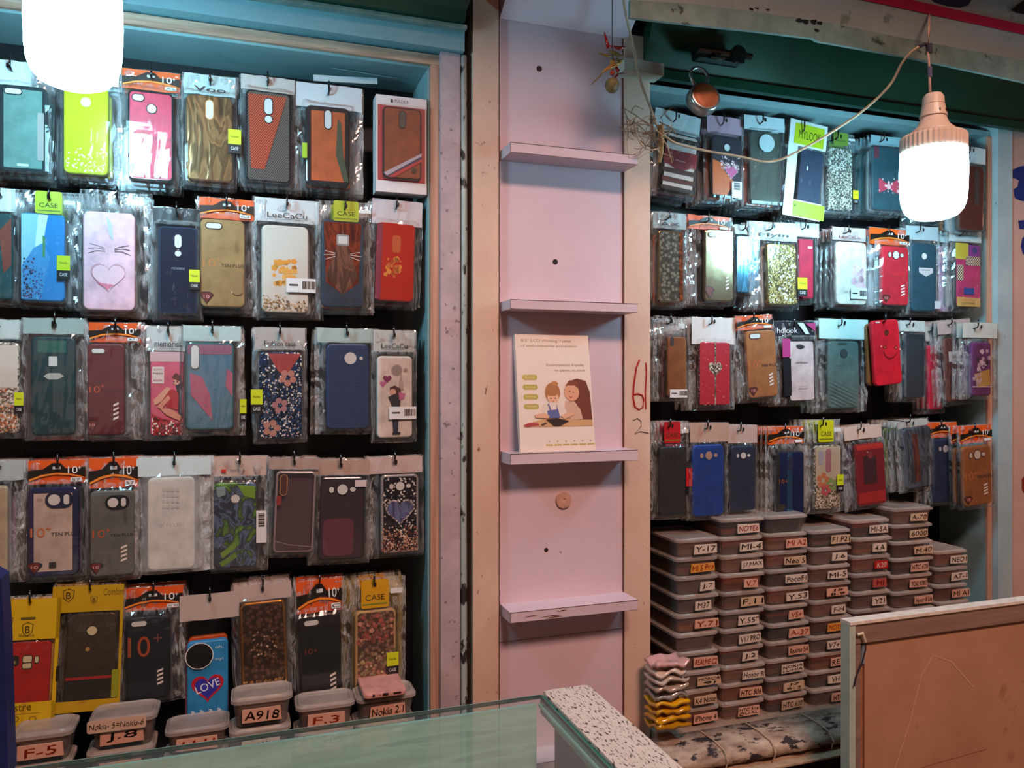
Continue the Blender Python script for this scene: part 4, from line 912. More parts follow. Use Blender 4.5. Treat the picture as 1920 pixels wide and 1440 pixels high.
# ================================================================ hanging packages, plywood-edged cabinet
SAM = '#1c1310'
P('L1', (2,165,93,327), '#5c8580', 'm', 'dark-rimmed grey-green phone case beside the glowing bulb', ('w','#b9cdd2'), (-22,118,62,163), 'slot', '#1f2c30', [('r',.38,.9,.62,.93,'#b9cfcc'),('r',.8,.3,.93,.85,'#8f8f8c')], behind='grey,teal,black', dy=-.004, rim='#1f2c30', frame=.006)
P('L1', (122,165,206,330), '#b3c01c', 'g', 'lime yellow glitter phone case right under the glowing bulb', ('w','#c9d8da'), (112,120,226,163), 'circ', '#d5dc9a', [('s',70,.05,.7,.95,.97,.02,('#e6e6b8','#d8dc8a','#f0f0dc')),('r',.12,.04,.38,.07,'#9aa6a0')], behind='lime,white,clear')
P('L1', (241,175,327,342), '#c23350', 'm', 'crimson phone case under an orange header in the top row', ('tp','A5'), (230,135,338,172), 'slotring', '#15181c', TP(badge=True, stripes=False, oc='#c24a36', tc='#4a1420')+[('p',[(.1,.95),(.3,.6),(.45,.62),(.35,.95)],'#dba0ac'),('p',[(.55,.95),(.75,.65),(.92,.62),(.85,.95)],'#dba0ac')], behind='maroon,black,purple', rim='#15181c', frame=.003)  # pale pink shapes paint the reflections on the red case
P('L1', (350,183,437,342), '#8c6a44', 'holo', 'shiny bronze mirrored phone case with tall camera slot, top row', ('txt','Voo','#1a1a1e','#a9bcbb'), (346,143,442,181), 'pill', '#c9873c', [], behind='gold,clear', stickers=[('y',(428,248,452,292))])
P('L1', (460,175,545,345), '#5a5450', 'cb', 'ribbed carbon-look phone case with painted diagonal orange sheen, top row', ('w','#b7b2ae'), (452,148,552,176), 'pillc', '#23201f', [('p',[(.06,.05),(.9,.05),(.42,.86),(.12,.86)],'#b0482e:cb')], behind='black,grey', rim='#16181c', frame=.003)  # orange reflection painted as a flat shape over the ribs
P('L1', (573,203,655,352), '#b3562c', 'm', 'rust orange phone case with thick black bumper, top row', ('w','#c8d0d6'), (555,163,678,208), 'pill', '#1d2226', [('p',[(.72,.15),(.8,.2),(.85,.6),(.97,.93),(.86,.93),(.68,.6)],'#20402c')], behind='orange,black,orange', rim='#1d2226', frame=.008, stickers=[('c',(566,272,575,300),'#9ac02a')])
# carton with a window
def carton():
    y = 1.25; R = root('phone_case_carton', at(754,182,y), 'red and white carton with windowed brown phone case, top row corner', 'box')
    l = R.location; r_ = lambda u,v: at(u,v,y)-l
    x0, x1 = X(705,y)-l.x, X(800,y)-l.x; z1 = .0; z0 = at(754,362,y).z-l.z
    mb = MB(); mb.box(x0,x1,0,.03,z0,z1,M('#cfc6c6')); mb.box(x0,x1,-.0006,0,z0,z0+.018,M('#d9d0d2')); mb.box(x0,x1,-.0006,0,z1-.016,z1,M('#d9d0d2'))
    mb.box(x0+.003,x1-.003,-.0008,0,z0+.018,z1-.016,M('#a81e26')); mb.text('PULOKA', (x0+x1)/2, z1-.008, .0055, -.0009, M('#1c1416'), fit=.022); mb.box((x0+x1)/2-.018,(x0+x1)/2-.014,-.0009,-.0006,z1-.011,z1-.006,M('#1c1416')); mb.build('carton', R)
    w = (x1-x0)-.02; h = (z1-z0)-.04
    cm = case_mesh(w, h, .006, '#8f4a26', 'm', '#2c1c1c', 'm', [('p',[(.02,.93),(1,.62),(1,.66),(.1,.97)],'#b9b4c4'),('p',[(.1,.97),(1,.66),(1,.7),(.2,1)],'#232a52'),('p',[(.12,.985),(1,.7),(1,.74),(.3,.985)],'#b8262c'),('c',.8,.87,.07,'#3a2818')], .002)
    o = cm.build('case', R, loc=((x0+x1)/2, -.001, (z0+z1)/2+.001)); camera_mesh('pill', w, h, .006, '#4a3a30', '#3a3a38').build('camera_opening', o)
    mb = MB(); mb.box(x0+.003,x1-.003,-.011,-.0105,z0+.018,z1-.016,FILM); mb.build('window_film', R)
carton()
P('L2', (-26,402,26,562), '#1f4a4e', 'm', 'dark teal phone case cut off at the frame edge, second row', ('w','#c5ced0'), (-32,355,32,398), None, None, [('p',[(.55,.2),(.98,.05),(.98,.6),(.7,.7)],'#7a3a2c')], behind='black,grey')
P('L2', (42,402,124,566), '#2f86c9', 'g', 'bright blue phone case with lavender print and CASE tag', ('tag','#b5c322','CASE'), (40,362,148,404), None, '#1a3c6a',
  [('r',.02,.02,.4,.98,'#8ec7d8'),('p',[(.4,.02),(.62,.02),(.5,.35),(.3,.5)],'#d4e6ea'),('p',[(.02,.98),(.04,.6),(.3,.4),(.5,.34),(.66,.5),(.5,.9),(.36,.98)],'#3f8fc8'),('s',90,.05,.5,.3,.97,.022,('#2b2f52','#524a78','#1b2038')),('s',40,.3,.6,.5,.95,.018,('#5a5a98','#3b3f78')),('p',[(.5,.25),(.56,.28),(.55,.5),(.5,.5)],'#4a8a4c')], behind='clear,brown,clear', stickers=[('y',(110,482,134,526))], hooku=93)
P('L2', (158,400,255,583), '#dcb4c4', 'm', 'pale pink phone case with whiskers and shiny heart', ('c',), (162,362,278,396), None, None,
  [('l',[(.12,.33),(.3,.35),(.4,.37)],.012,'#5a4a50'),('l',[(.1,.38),(.25,.37),(.42,.385)],.012,'#5a4a50'),('l',[(.1,.43),(.25,.4),(.42,.4)],.012,'#5a4a50'),('l',[(.88,.33),(.72,.35),(.6,.37)],.012,'#5a4a50'),('l',[(.9,.38),(.75,.37),(.6,.385)],.012,'#5a4a50'),('l',[(.9,.43),(.75,.4),(.6,.4)],.012,'#5a4a50'),('h',.48,.65,.36,'#b98a96'),('h',.49,.655,.33,'#dfb9c6'),('p',[(.25,.72),(.6,.74),(.48,.79)],'#d0748a'),('p',[(.45,.05),(.55,.12),(.58,.3),(.5,.24)],'#aab4b4')], behind='clear,brown,lime', tilt=0, margin=10)
P('L2', (298,427,371,590), '#101d33', 'g', 'deep navy phone case with pill camera and tiny logo', ('k',), (288,392,375,422), 'pillc', '#1a2740', [('t',.5,.48,.06,'MOOIKE','#8a94a6',0,.34)], behind='black,black', stickers=[('y',(355,508,375,545))], rim='#24344e', frame=.003)
P('L2', (376,414,459,577), '#94784c', 'm', 'tan leather phone case under an orange header, second row', ('tp','C2'), (374,374,476,412), 'slot', '#2a241c', TP(oc='#b5733a')+[('r',.7,.58,.96,.86,'#8a6e44',.008),('t',.82,.3,.08,'LEAPRISE','#7c6238',90,.28)], behind='navy,teal,black,clear', margin=8)
P('L2', (490,425,578,587), '#cfccc2', 'g', 'white phone case with orange blot and gold glitter base', ('txt','LeeCaCu','#1a1c1e','#c6ccce'), (478,375,598,418), None, None,
  [('s',26,.25,.38,.75,.68,.06,('#d99a3a','#dfae62','#d98c2a')),('r',.25,.4,.6,.44,'#d9962e'),('r',.35,.5,.75,.55,'#dca04a'),('r',.5,.57,.72,.61,'#dca04a'),('s',150,.04,.86,.96,.98,.018,('#8a6a3c','#caa878','#5a4a3c','#e0c8a8')),('s',60,.04,.8,.5,.9,.014,('#8a6a3c','#caa878'))], behind='clear,white', cloak='the orange blot case', stickers=[('bc',(535,524,590,550))], margin=6)
P('L2', (602,415,680,577), '#253546', 'm', 'slate phone case with whiskers, clear diamond stand, painted orange reflection', ('tag','#a3ad28','CASE'), (596,380,698,418), 'sq', '#9aa0a0', [('p',[(.05,.03),(.95,.03),(.88,.72),(.5,.85),(.1,.72)],'#8a3c22:holo'),('p',[(.5,.1),(.86,.65),(.5,.86),(.1,.65)],'#7d5a4a:holo'),('l',[(.08,.36),(.32,.385)],.012,'#d8d0cc'),('l',[(.05,.41),(.32,.4)],.012,'#d8d0cc'),('l',[(.08,.46),(.32,.42)],.012,'#d8d0cc'),('l',[(.92,.36),(.68,.385)],.012,'#d8d0cc'),('l',[(.95,.41),(.68,.4)],.012,'#d8d0cc'),('l',[(.92,.46),(.68,.42)],.012,'#d8d0cc')], behind='orange,gold,brown')  # orange reflection painted on with brownish foil shapes
P('L2', (704,420,775,566), '#b3281c', 'g', 'fiery red phone case with small yellow print and drooping header', ('w','#c3bcc2'), (697,378,790,424), None, None, [('r',.4,.16,.62,.38,'#b8541c',.004),('s',22,.25,.45,.7,.68,.06,('#d98a2c','#c9661c')),('r',.0,.02,.14,.98,'#7a1c3a')], tilt=2, behind='maroon,red,clear', margin=2, bx=-.006)
P('L3', (-38,642,40,812), '#c9bfae', 'gl', 'cream phone case with orange glitter at the frame edge', ('w','#bcc8c6'), (-46,600,40,636), None, '#b9bdb6', [('r',.03,.03,.97,.5,'#cfcdc4'),('t',.6,.53,.12,'of','#a8582c',0,.3),('t',.6,.6,.08,'WILD','#8a5a3c',0,.4),('s',140,.05,.66,.95,.97,.022,('#c8743c','#e0a070','#9a4a20'))], behind='clear,pink', stickers=[('y',(33,735,50,775))])
P('L3', (62,632,144,815), '#173a40', 'm', 'dark teal phone case with square camera window and oval badge', ('w','#93a8a4'), (47,598,160,627), None, None, [('r',.15,.04,.8,.16,'#1e5a52'),('r',.4,.2,.6,.3,'#c6d4d2'),('p',[(.28,.4),(.4,.37),(.65,.37),(.75,.4),(.6,.435),(.4,.435)],'#a6b6b4')], behind='clear,grey,purple', margin=6)
P('L3', (166,645,236,815), '#5c1f28', 'm', 'wine red phone case under orange header, third row', ('tp','A71'), (168,606,266,642), 'slot', '#3a1218', TP(oc='#b3491c', tc='#331014'), behind='grey,teal,clear', margin=8)
P('L3', (283,660,345,815), '#c95a74', 'm', 'pink phone case with printed girl in red dress', ('txt','memories','#2a2a2c','#b6bfbe'), (276,612,356,658), None, None,
  [('r',.0,.0,1,.12,'#c7a9ae'),('p',[(.05,.74),(.35,.8),(1,.86),(1,1),(.05,1)],'#a01824:gl'),('r',.06,.18,.42,.38,'#d6cccc'),('t',.24,.215,.07,'ALWAYS','#1f1c1e',0,.26),('t',.24,.26,.09,'Happy','#1f1c1e',0,.3),('t',.24,.34,.08,'smile','#a8243a',0,.26),
   ('p',[(.72,.3),(.9,.28),(.99,.4),(.95,.62),(1,.8),(.85,.78),(.82,.5)],'#23192a'),('c',.8,.36,.1,'#d39a84'),('p',[(.66,.3),(.78,.25),(.92,.3),(.9,.36),(.74,.33)],'#5a1820'),('c',.72,.36,.022,'#2a1a1e'),('c',.82,.36,.022,'#2a1a1e'),
   ('p',[(.52,.46),(.72,.45),(.86,.5),(.84,.7),(.5,.66),(.45,.55)],'#a8202c'),('p',[(.1,.58),(.5,.42),(.62,.44),(.34,.6),(.14,.64)],'#d39a84'),('p',[(.2,.66),(.55,.52),(.62,.56),(.35,.68)],'#cf9079'),('p',[(.3,.68),(.6,.68),(.98,.78),(.9,.83),(.5,.76)],'#cf8f78')], behind='clear,white,red', margin=8)
P('L3', (348,642,440,806), '#2f6a86', 'g', 'glossy blue phone case with painted rosy reflections, third row', ('w','#a9bfbd'), (345,612,452,640), 'pillTL', '#2c5560', [('r',.05,.03,.95,.14,'#8a5a72',.004),('p',[(.1,.35),(.35,.4),(.5,.6),(.56,.9),(.35,.75),(.12,.6)],'#a85a74'),('p',[(.85,.3),(.96,.35),(.96,.62),(.82,.5)],'#a85a74'),('s',60,.2,.5,.9,.95,.012,('#4f9aa8','#3a8296'))], behind='maroon,red,maroon,clear', rim='#24525c', frame=.004, stickers=[('y',(450,748,462,790))], margin=7)  # rosy reflections put into the case as flat pink shapes
P('L3', (486,660,566,821), '#17365e', 'gl', 'navy glitter phone case with three copper blossoms', ('txt','Fashion case','#1a1a1c','#a8a4a0'), (478,615,572,656), None, '#8a9096',
  [('p',[(.2,.02),(.98,.02),(.6,.3),(.4,.2)],'#9c3a38'),('s',160,.03,.4,.97,.98,.016,('#b9c8d8','#5a86b0','#d8b8c0','#3a6a9a')),('f',.66,.3,.13,'#b98074'),('f',.48,.62,.12,'#a87a80'),('f',.28,.88,.13,'#b08478')], behind='clear,red,clear', stickers=[('y',(470,730,492,775))])
P('L3', (611,645,691,804), '#2b4d80', 'wov', 'denim blue woven phone case with round camera hole', ('w','#9fb4b2'), (594,617,706,643), 'circR', '#3a5c8c', [], behind='navy,maroon,maroon', margin=3)
P('L3', (705,668,771,820), '#cdc6c0', 'm', 'white phone case with hugging couple and tower print', ('txt','LeeCaCu','#17181a','#b0b6b4'), (699,620,777,660), 'circR', '#b8a8a4',
  [('h',.28,.28,.13,'#7a2c5a'),('h',.16,.34,.1,'#b0608c'),('p',[(.66,.2),(.68,.2),(.76,.42),(.58,.42)],'#a89a94'),('p',[(.35,.38),(.5,.36),(.66,.4),(.68,.5),(.5,.52),(.36,.46)],'#4a2a28'),('c',.44,.44,.09,'#d0a08e'),('p',[(.3,.5),(.5,.46),(.66,.5),(.62,.78),(.42,.78),(.4,.6)],'#23262c'),('p',[(.42,.76),(.6,.76),(.58,.95),(.45,.95)],'#1c2440'),('p',[(.6,.44),(.8,.46),(.76,.52),(.62,.54)],'#b86a90'),('r',.42,.93,.65,.96,'#14161c')], behind='clear,orange', hole='#8f8582', cloak='the hugging couple case', stickers=[('bc',(726,762,777,785))])
P('L4', (-42,910,18,1082), '#a89c84', 'm', 'beige phone case cut off at the frame edge, fourth row', ('w','#a4b0ae'), (-50,864,47,900), None, '#bdb8ac', [], behind='clear,lilac,pink')
P('L4', (55,912,152,1078), '#b8aca2', 'm', 'cream phone case with navy bumper and double camera window', ('tp','S7'), (55,862,163,906), 'dual', '#1a2242', [d for d in TP(stripes=False, oc='#c8753c')]+[('r',.24,.84,.28,.89,'#1c2030'),('r',.42,.835,.56,.9,'#23222a'),('t',.24,.13,.05,'ECO','#3a3438',0,.1)], behind='purple,navy,black', rim='#19234a', frame=.008, margin=2)
P('L4', (171,918,253,1077), '#5d625f', 'm', 'grey leather phone case under orange header, fourth row', ('tp','S7'), (168,858,260,914), 'dual', '#15181a', TP(oc='#b5582c')+[('t',.8,.3,.08,'LEAPRISE','#494e4c',90,.36),('t',.3,.86,.08,'10+','#3c403e',0,.2)], behind='black,teal,grey', margin=6)
P('L4', (278,893,366,1065), '#cdd0c8', 'm', 'plain white phone case in the widest milky bag', ('w','#c3d4d6'), (258,857,397,890), None, None, [('t',.46,.52,.08,'S8 PLUS','#a9aea8',0,.5)]+[('r',.3+.1*i,.12+.06*j,.37+.1*i,.155+.06*j,'#b9bdb4') for i in range(4) for j in range(4)], behind='teal,grey,clear', film=FILMW, margin=8, film_bot=6)
P('L4', (402,903,482,1062), '#5a8a34', 'art', 'dark phone case with green and blue abstract print', ('tpc',), (400,856,500,892), 'circ', '#5a5458', [('p',[(.55,.03),(.96,.05),(.96,.2),(.7,.16)],'#6f9a2e'),('p',[(.05,.05),(.25,.04),(.28,.14),(.1,.17)],'#7f9aa0'),('p',[(.15,.82),(.5,.7),(.52,.76),(.2,.88)],'#6a9430'),('p',[(.12,.93),(.5,.82),(.55,.87),(.2,.98)],'#5a8428')], behind='black,grey', stickers=[('bc',(481,954,500,1014))], margin=4)
P('L4', (514,882,590,1034), '#41303a', 'tr', 'see-through phone case with gold ring at its camera slot', ('w','#a28a80'), (505,858,598,879), 'pillTL', '#b88a5c', [('r',.04,.3,.16,.42,'#8a2a24',.004),('l',[(.05,.85),(.4,.9),(.95,.93)],.01,'#a8a0a0')], tilt=2.5, behind='maroon,black,orange', rim='#8a7a7c', frame=.0035, hole='#4a2420')
P('L4', (596,893,684,1047), '#3b2c36', 'g', 'smoky plum phone case with three round camera openings', ('w','#a88a7c'), (585,862,692,890), 'tri', '#191a1e', [('r',.1,.5,.75,.95,'#5a2a3a',.01)], tilt=1, behind='black,grey,black', rim='#26262c', frame=.004, stickers=[('c',(664,898,685,910),'#c9b8b8')])
P('L4', (712,888,783,1034), '#1c1a28', 'gl', 'midnight glitter phone case with jewelled heart mirror', ('w','#c0aaa6'), (690,856,790,886), 'tri', '#4a4048',
  [('h',.5,.46,.42,'#b8aeb4:gl'),('h',.5,.462,.36,'#6f7ab0:holo'),('s',300,.03,.66,.97,.98,.02,('#7a3424','#c08a70','#4a1c14','#dcb8a0')),('s',60,.03,.05,.97,.5,.01,('#4c4a58','#6a6472'))], behind='grey,clear', rim='#8a8688', frame=.004)
# bottom row
YEL = '#c9a40e'
P('L5', (8,1198,95,1372), '#a3161c', 'm', 'red phone case in a yellow window bag', ('w','#b98a60'), (8,1120,106,1150), 'trio', '#16161a', [('r',-.04,.15,.32,.26,'#141418',.003),('t',.12,.18,.06,'LIKE','#9aa09a',0,.14),('t',.14,.22,.07,'CASE','#c8c8c0',0,.24)], behind='clear', hookit=True, dy=-.006, tilt=3, margin=8, film_bot=10,
  window=((8,1194,111,1310), YEL, [('sh',(6,1150,29,1172),None),('sh',(46,1162,66,1188),None),('t',(40,1183,68,1188),'Baseus','#6a5a14'),('r',(43,1152,71,1157),'#5a4a12'),('r',(108,1243,114,1272),'#1c1810'),('t',(12,1312,63,1326),'Lustre','#5a4a12'),('r',(8,1331,78,1332),'#8a7420'),('t',(26,1335,40,1346),'O','#7a6618'),('t',(58,1335,72,1346),'O','#7a6618')]), film=FILMY)
P('L5', (127,1146,220,1316), '#3a3030', 'cb', 'carbon woven phone case with crimson band in yellow bag', ('w','#b8930f'), (107,1095,232,1142), 'circ', '#2a2628', [('c',.42,.39,.045,'#a89068'),('r',.0,.69,1,.72,'#a01c34'),('r',.0,.725,1,1,'#101216')], tilt=2, behind='brown,green', film=FILMY, margin=6,
  window=((112,1142,226,1306), '#b8930f', [('sh',(122,1100,143,1124),None),('sh',(174,1112,186,1128),None),('t',(198,1098,236,1110),'Comfort','#7a5c10'),('r',(212,1248,226,1300),'#8a8c20')]))
P('L5', (238,1152,321,1306), '#0d111c', 'm', 'black phone case with large orange number ten', ('tp','MI 90'), (232,1100,344,1142), 'slot', '#1b1d24', TP(logo=False, badge=False)+[('t',.3,.36,.5,'10','#9a4420',0,.5),('t',.72,.27,.2,'+','#6a3838',0,.2)], behind='grey,black', margin=6)
# blue heart case with a plain round grip
P('L5', (351,1197,428,1350), '#2d80b4', 'm', 'sky blue phone case with LOVE heart and round black grip', ('w','#b4a49c'), (338,1110,449,1158), None, None,
  [('h',.5,.56,.42,'#b01c2e'),('h',.5,.565,.33,'#2c2f9a'),('t',.5,.55,.2,'LOVE','#dfe2ea',18,.6),('t',.78,.09,.09,'oh,','#b9d8e4',0,.2),('t',.78,.24,.09,'my!','#b9d8e4',0,.2)]+[('c',.15+.21*i,.86,.045,'#c6dce4') for i in range(4)]+[('c',.11+.21*i+.02*j,.835,.013,'#c6dce4') for i in range(4) for j in range(3)]+[('c',.3,.17,.34,'#dcdcd8'),('c',.3,.17,.32,'#0c0c10')], behind='pink,orange', film=None, film_bot=4, margin=1, cloak='the sky blue LOVE heart case')
P('L5', (452,1124,538,1294), '#6a4a34', 'gem', 'brown gem-studded phone case with gold frame, bottom row', ('w','#b9a49c'), (440,1092,546,1122), None, None, [('s',40,.2,.3,.8,.62,.02,('#c8b09a','#8a6a50')),('s',110,.04,.86,.96,.97,.03,('#a8742c','#c89a58','#6a4420'))], tilt=-2, behind='gold,orange,pink', rim='#a8702c', rimfin='mir', frame=.004)
P('L5', (562,1148,640,1322), '#0d0b0f', 'g', 'jet black phone case with white slashes, bottom row', ('tp','C'), (556,1086,642,1146), 'slot', '#2a2024', TP(logo=False)+[('t',.28,.38,.14,'10+','#6a2a14',0,.3)], tilt=-2, behind='black,maroon', margin=6)
P('L5', (664,1140,741,1288), '#a8848c', 'gem', 'pink and silver gem phone case in yellow edged bag', ('tag','#c8940e','CASE'), (645,1084,757,1136), None, None, [('s',60,.05,.04,.95,.4,.05,('#a8566a','#c0909a','#7a4a54')),('s',90,.05,.5,.95,.95,.04,('#8f9088','#bdbab0','#6a685c'))], behind='clear,gold,red', film=FILMY, stickers=[('y',(722,1218,744,1258))], rim='#b39a84', frame=.004, margin=4)
# ================================================================ packages above the stacked boxes
P('R1', (1240,254,1300,362), '#cfc8c4', 'm', 'striped cream and black phone case with red centre', ('w','#b8c6ca'), (1224,214,1308,250), None, None,
  [('r',.0,.08,1,.16,'#1c1a1c'),('r',.0,.3,1,.56,'#7e1424'),('p',[(.15,.56),(.85,.56),(.5,.66)],'#7e1424'),('r',0,.62,1,.7,'#3a1c18'),('r',0,.78,1,.86,'#5a2618'),('r',0,.93,1,1,'#2a2224'),('t',.5,.47,.05,'iPhone','#c89aa0',0,.3)], tilt=7, behind='brown,pink,purple,black', rim='#15161a', frame=.003)
P('R1', (1329,258,1384,372), '#2a2430', 'm', 'dark phone case with jewelled pink flower ring', ('w','#b08ea0'), (1320,222,1390,254), 'circ', '#3a343c', [('p',[(.02,.4),(.35,.45),(.75,.75),(.5,.97),(.02,.97)],'#b85a1c'),('h',.65,.55,.3,'#c4b4bc:gl'),('h',.66,.57,.22,'#b8508a'),('s',36,.3,.32,.95,.55,.03,('#d8c8d0','#a890a0'))], behind='orange,brown,clear,black', stickers=[('bc',(1364,344,1383,374))])
P('R1', (1402,250,1458,384), '#4c5a54', 'tr', 'smoky grey phone case with large round cut-out', ('w','#b3c6cb'), (1392,221,1465,248), 'bigc', '#2a3230', [], behind='orange,clear,teal,black,black', rim='#5f6664', frame=.002, hole='#b5c8ca')
P('R1', (1492,284,1534,388), '#1d2c44', 'm', 'navy phone case in a white and lime bag', ('w','#c6cccc'), (1474,234,1538,272), None, None, [('r',.3,.3,.36,.38,'#b8c4cc',.002)], tilt=6, behind='teal,black', margin=0, film_bot=28, dy=-.004,
  window=((1484,282,1535,382), '#c9cfcd', [('r',(1482,240,1536,278),'#a8b81c'),('t',(1490,252,1530,268),'MYLOOK','#2c3414'),('r',(1478,384,1536,412),'#8cb81c'),('r',(1480,386,1484,390),'#2c3414')]))
P('R1', (1547,280,1592,396), '#a3a498', 'gl', 'silver glitter phone case with green header, top row', ('tag','#6f8c3a','Noble'), (1540,252,1598,276), None, None, [], behind='clear,gold', stickers=[('y',(1590,360,1600,386))])
P('R1', (1630,278,1688,396), '#1c4450', 'm', 'deep teal phone case with small pink bow print', ('w','#8fb0b8'), (1628,258,1682,276), None, None, [('r',.05,.02,.2,.2,'#6a2a3c'),('p',[(.2,.5),(.5,.6),(.8,.5),(.8,.74),(.5,.66),(.2,.74)],'#b0364e'),('c',.5,.63,.07,'#d0a8ac'),('s',16,.2,.5,.8,.74,.03,('#d8b8bc',))], behind='clear,teal,teal,navy')
P('R1', (1788,312,1838,434), '#8e4c34', 'mir', 'coppery phone case showing past the ribbed bulb', ('w','#bccace'), (1790,278,1842,308), None, None, [('r',.62,.05,.8,.6,'#3c3430',.003)], behind='clear,brown', rim='#4a3a34', frame=.003, dy=-.032, bx=-.012, margin=1)
P('R1', (1716,300,1772,416), '#6f93a8', 'tr', 'pale blue phone case mostly hidden behind the ribbed bulb', ('w','#b8c8cc'), (1712,272,1776,298), None, None, [], behind='clear,teal', rim='#a0a8c0', frame=.002)
P('R2', (1229,434,1275,568), '#8f9488', 'gem', 'silver bubble-textured phone case beside the pillar, second row', ('txt','AX','#2a2c2c','#97a4a6'), (1222,400,1284,430), None, None, [('r',.86,.02,1,.98,'#a8562c:gem')], behind='orange,green,brown', rim='#a48c60', rimfin='mir', frame=.003)
P('R2', (1316,432,1370,566), '#a89474', 'mir', 'mirror gold phone case under orange header, second row', ('tp',), (1288,406,1366,432), 'slot', '#7a6a4c', [('p',[(-.02,.83),(.08,.8),(.25,.8),(.34,.84),(.16,.97)],'#3a1410'),('p',[(.02,.84),(.1,.815),(.24,.815),(.3,.845),(.16,.94)],'#6a2418')]+[('p',[(.72,.66+.05*i),(.82,.64+.05*i),(.82,.665+.05*i),(.72,.685+.05*i)],'#e6ded8') for i in range(4)], behind='navy,clear,maroon,black', rim='#8f7c5a', rimfin='mir', frame=.003)
P('R2', (1374,444,1418,550), '#4a86a4', 'holo', 'iridescent blue foil phone case squeezed in the second row', ('w','#a8bcc0'), (1372,424,1420,442), None, None, [], behind='clear,blue')
P('R2', (1432,458,1488,573), '#a89a5c', 'gl', 'yellow gold sequin phone case under a printed white header', ('txt','Myin','#1a1a1c','#b8c6ca'), (1402,418,1492,452), None, None, [('s',90,.04,.04,.96,.96,.035,('#c4b878','#8a7c44','#c8c8bc','#a89a68'))], tilt=-1, behind='white,pink,clear', rim='#b3a05c', rimfin='mir', frame=.003, stickers=[('y',(1487,522,1505,557))])
P('R2', (1492,450,1519,560), '#b01a40', 'm', 'narrow crimson phone case edge beside the sequin case', ('w','#b8c2c6'), (1486,420,1530,446), None, None, [('r',.6,.12,.9,.16,'#d8c0c8')], behind='pink,clear', dy=.006, tilt=0)
P('R2', (1562,455,1618,572), '#d3c6b8', 'm', 'cream phone case with pink blossom print, second row', ('txt','LeeCaCu','#7a1c28','#b8a8a4'), (1558,428,1620,452), None, None, [('s',14,.5,.35,.95,.7,.09,('#dcb4bc','#d8a4b0')),('s',10,.05,.05,.9,.3,.06,('#dcc8b4','#d8bca8')),('t',.4,.8,.05,'LEECACU','#8a8482',0,.3)], behind='pink,clear,clear', stickers=[('bc',(1586,542,1616,562))])
P('R2', (1646,463,1698,573), '#b81a30', 'm', 'scarlet leather phone case under orange header, second row', ('tp','J2'), (1626,430,1702,460), 'tri', '#3a1014', TP(logo=False)+[('t',.5,.52,.05,'TEN PLUS','#6a1018',0,.45)], behind='teal,clear,white,brown')
P('R2', (1702,458,1748,584), '#1c4658', 'm', 'dark petrol phone case with white pentagon badge', ('w','#9fb8c0'), (1694,426,1752,452), 'circ', '#2c5868', [('p',[(.3,.36),(.85,.36),(.85,.43),(.58,.49),(.3,.43)],'#c0c6cc'),('t',.575,.395,.05,'SNAP','#5a5458',0,.34)], behind='teal,clear,teal', stickers=[('c',(1742,566,1753,580),'#b8c4cc')])
P('R2', (1754,462,1776,586), '#a890ac', 'g', 'slim lilac phone case beside the chequered case', ('w','#b0c4ca'), (1750,428,1782,456), None, None, [], behind='lilac,clear', dy=.004)
P('R2', (1783,458,1832,578), '#b03a70', 'm', 'colourful phone case with chequered top and magenta stripes', ('w','#b4c8cc'), (1772,434,1834,455), None, None, [('r',.0,.0,.5,.25,'#b8b83c'),('r',.5,.02,.96,.2,'#7a3a8c'),('c',.75,.1,.1,'#3a3a7a'),('r',.4,.2,.96,.34,'#d8d4c0:chk'),('r',.05,.34,.3,.58,'#d8d4c0:chk'),('r',.05,.84,.96,.98,'#c0a860'),('r',.32,.69,.72,.79,'#1c4a9a'),('t',.5,.88,.07,'Hello','#b86a3c',0,.5),('t',.5,.93,.05,'summer','#5a4a2c',0,.5)], behind='grey,clear,brown', rim='#1c1a1c', frame=.002, margin=1, bx=-.006, dy=-.012)
P('R3', (1247,632,1282,744), '#84552f', 'm', 'slim walnut brown phone case beside the pillar, third row', ('c',), (1228,595,1284,628), None, None, [('r',.12,.0,.32,.16,'#3c3634',.004)], behind='maroon,teal,black,clear', stickers=[('bc',(1249,730,1281,745))], margin=8)
P('R3', (1307,641,1362,760), '#b0142e', 'gl', 'red glitter phone case with zip and silver heart', ('w','#d4d2d0'), (1293,596,1373,646), None, None, [('r',.0,.02,1,.98,'#b0182f'),('s',50,.03,.1,.97,.97,.014,('#d85a6a','#e08a94','#8a0c20')),('r',.49,.0,.53,1,'#7a5a54'),('l',[(.51,.02),(.51,.98)],.03,'#a89a94:gl'),('h',.51,.42,.25,'#b3a894:gl')], behind='maroon,clear,black', margin=3)
P('R3', (1395,620,1451,745), '#9a6238', 'm', 'caramel leather phone case under dusty orange header', ('tp',), (1376,592,1446,618), 'slot', '#4a3a34', TP(oc='#b8602c'), tilt=-4, behind='black,black,brown,maroon')
P('R3', (1472,638,1522,752), '#c6b6b8', 'm', 'pearl white phone case printed SAMSUNG'.replace('SAMSUNG','with dark lettering'), ('look',), (1448,603,1526,630), None, None, [('p',[(.3,.08),(.45,.07),(.62,.1),(.6,.13),(.44,.15),(.32,.12)],'#26262a'),('t',.5,.37,.06,'SAMSUNG','#2c2a30',0,.48),('t',.52,.76,.04,'GALAXY J7','#8a7e82',0,.3),('r',.35,.79,.68,.795,'#8a7e82')], tilt=-1.5, behind='grey,black,black', rim='#23242a', frame=.0015, stickers=[('c',(1457,636,1472,670),'#a83a78'),('c',(1459,672,1474,742),'#16161e')])
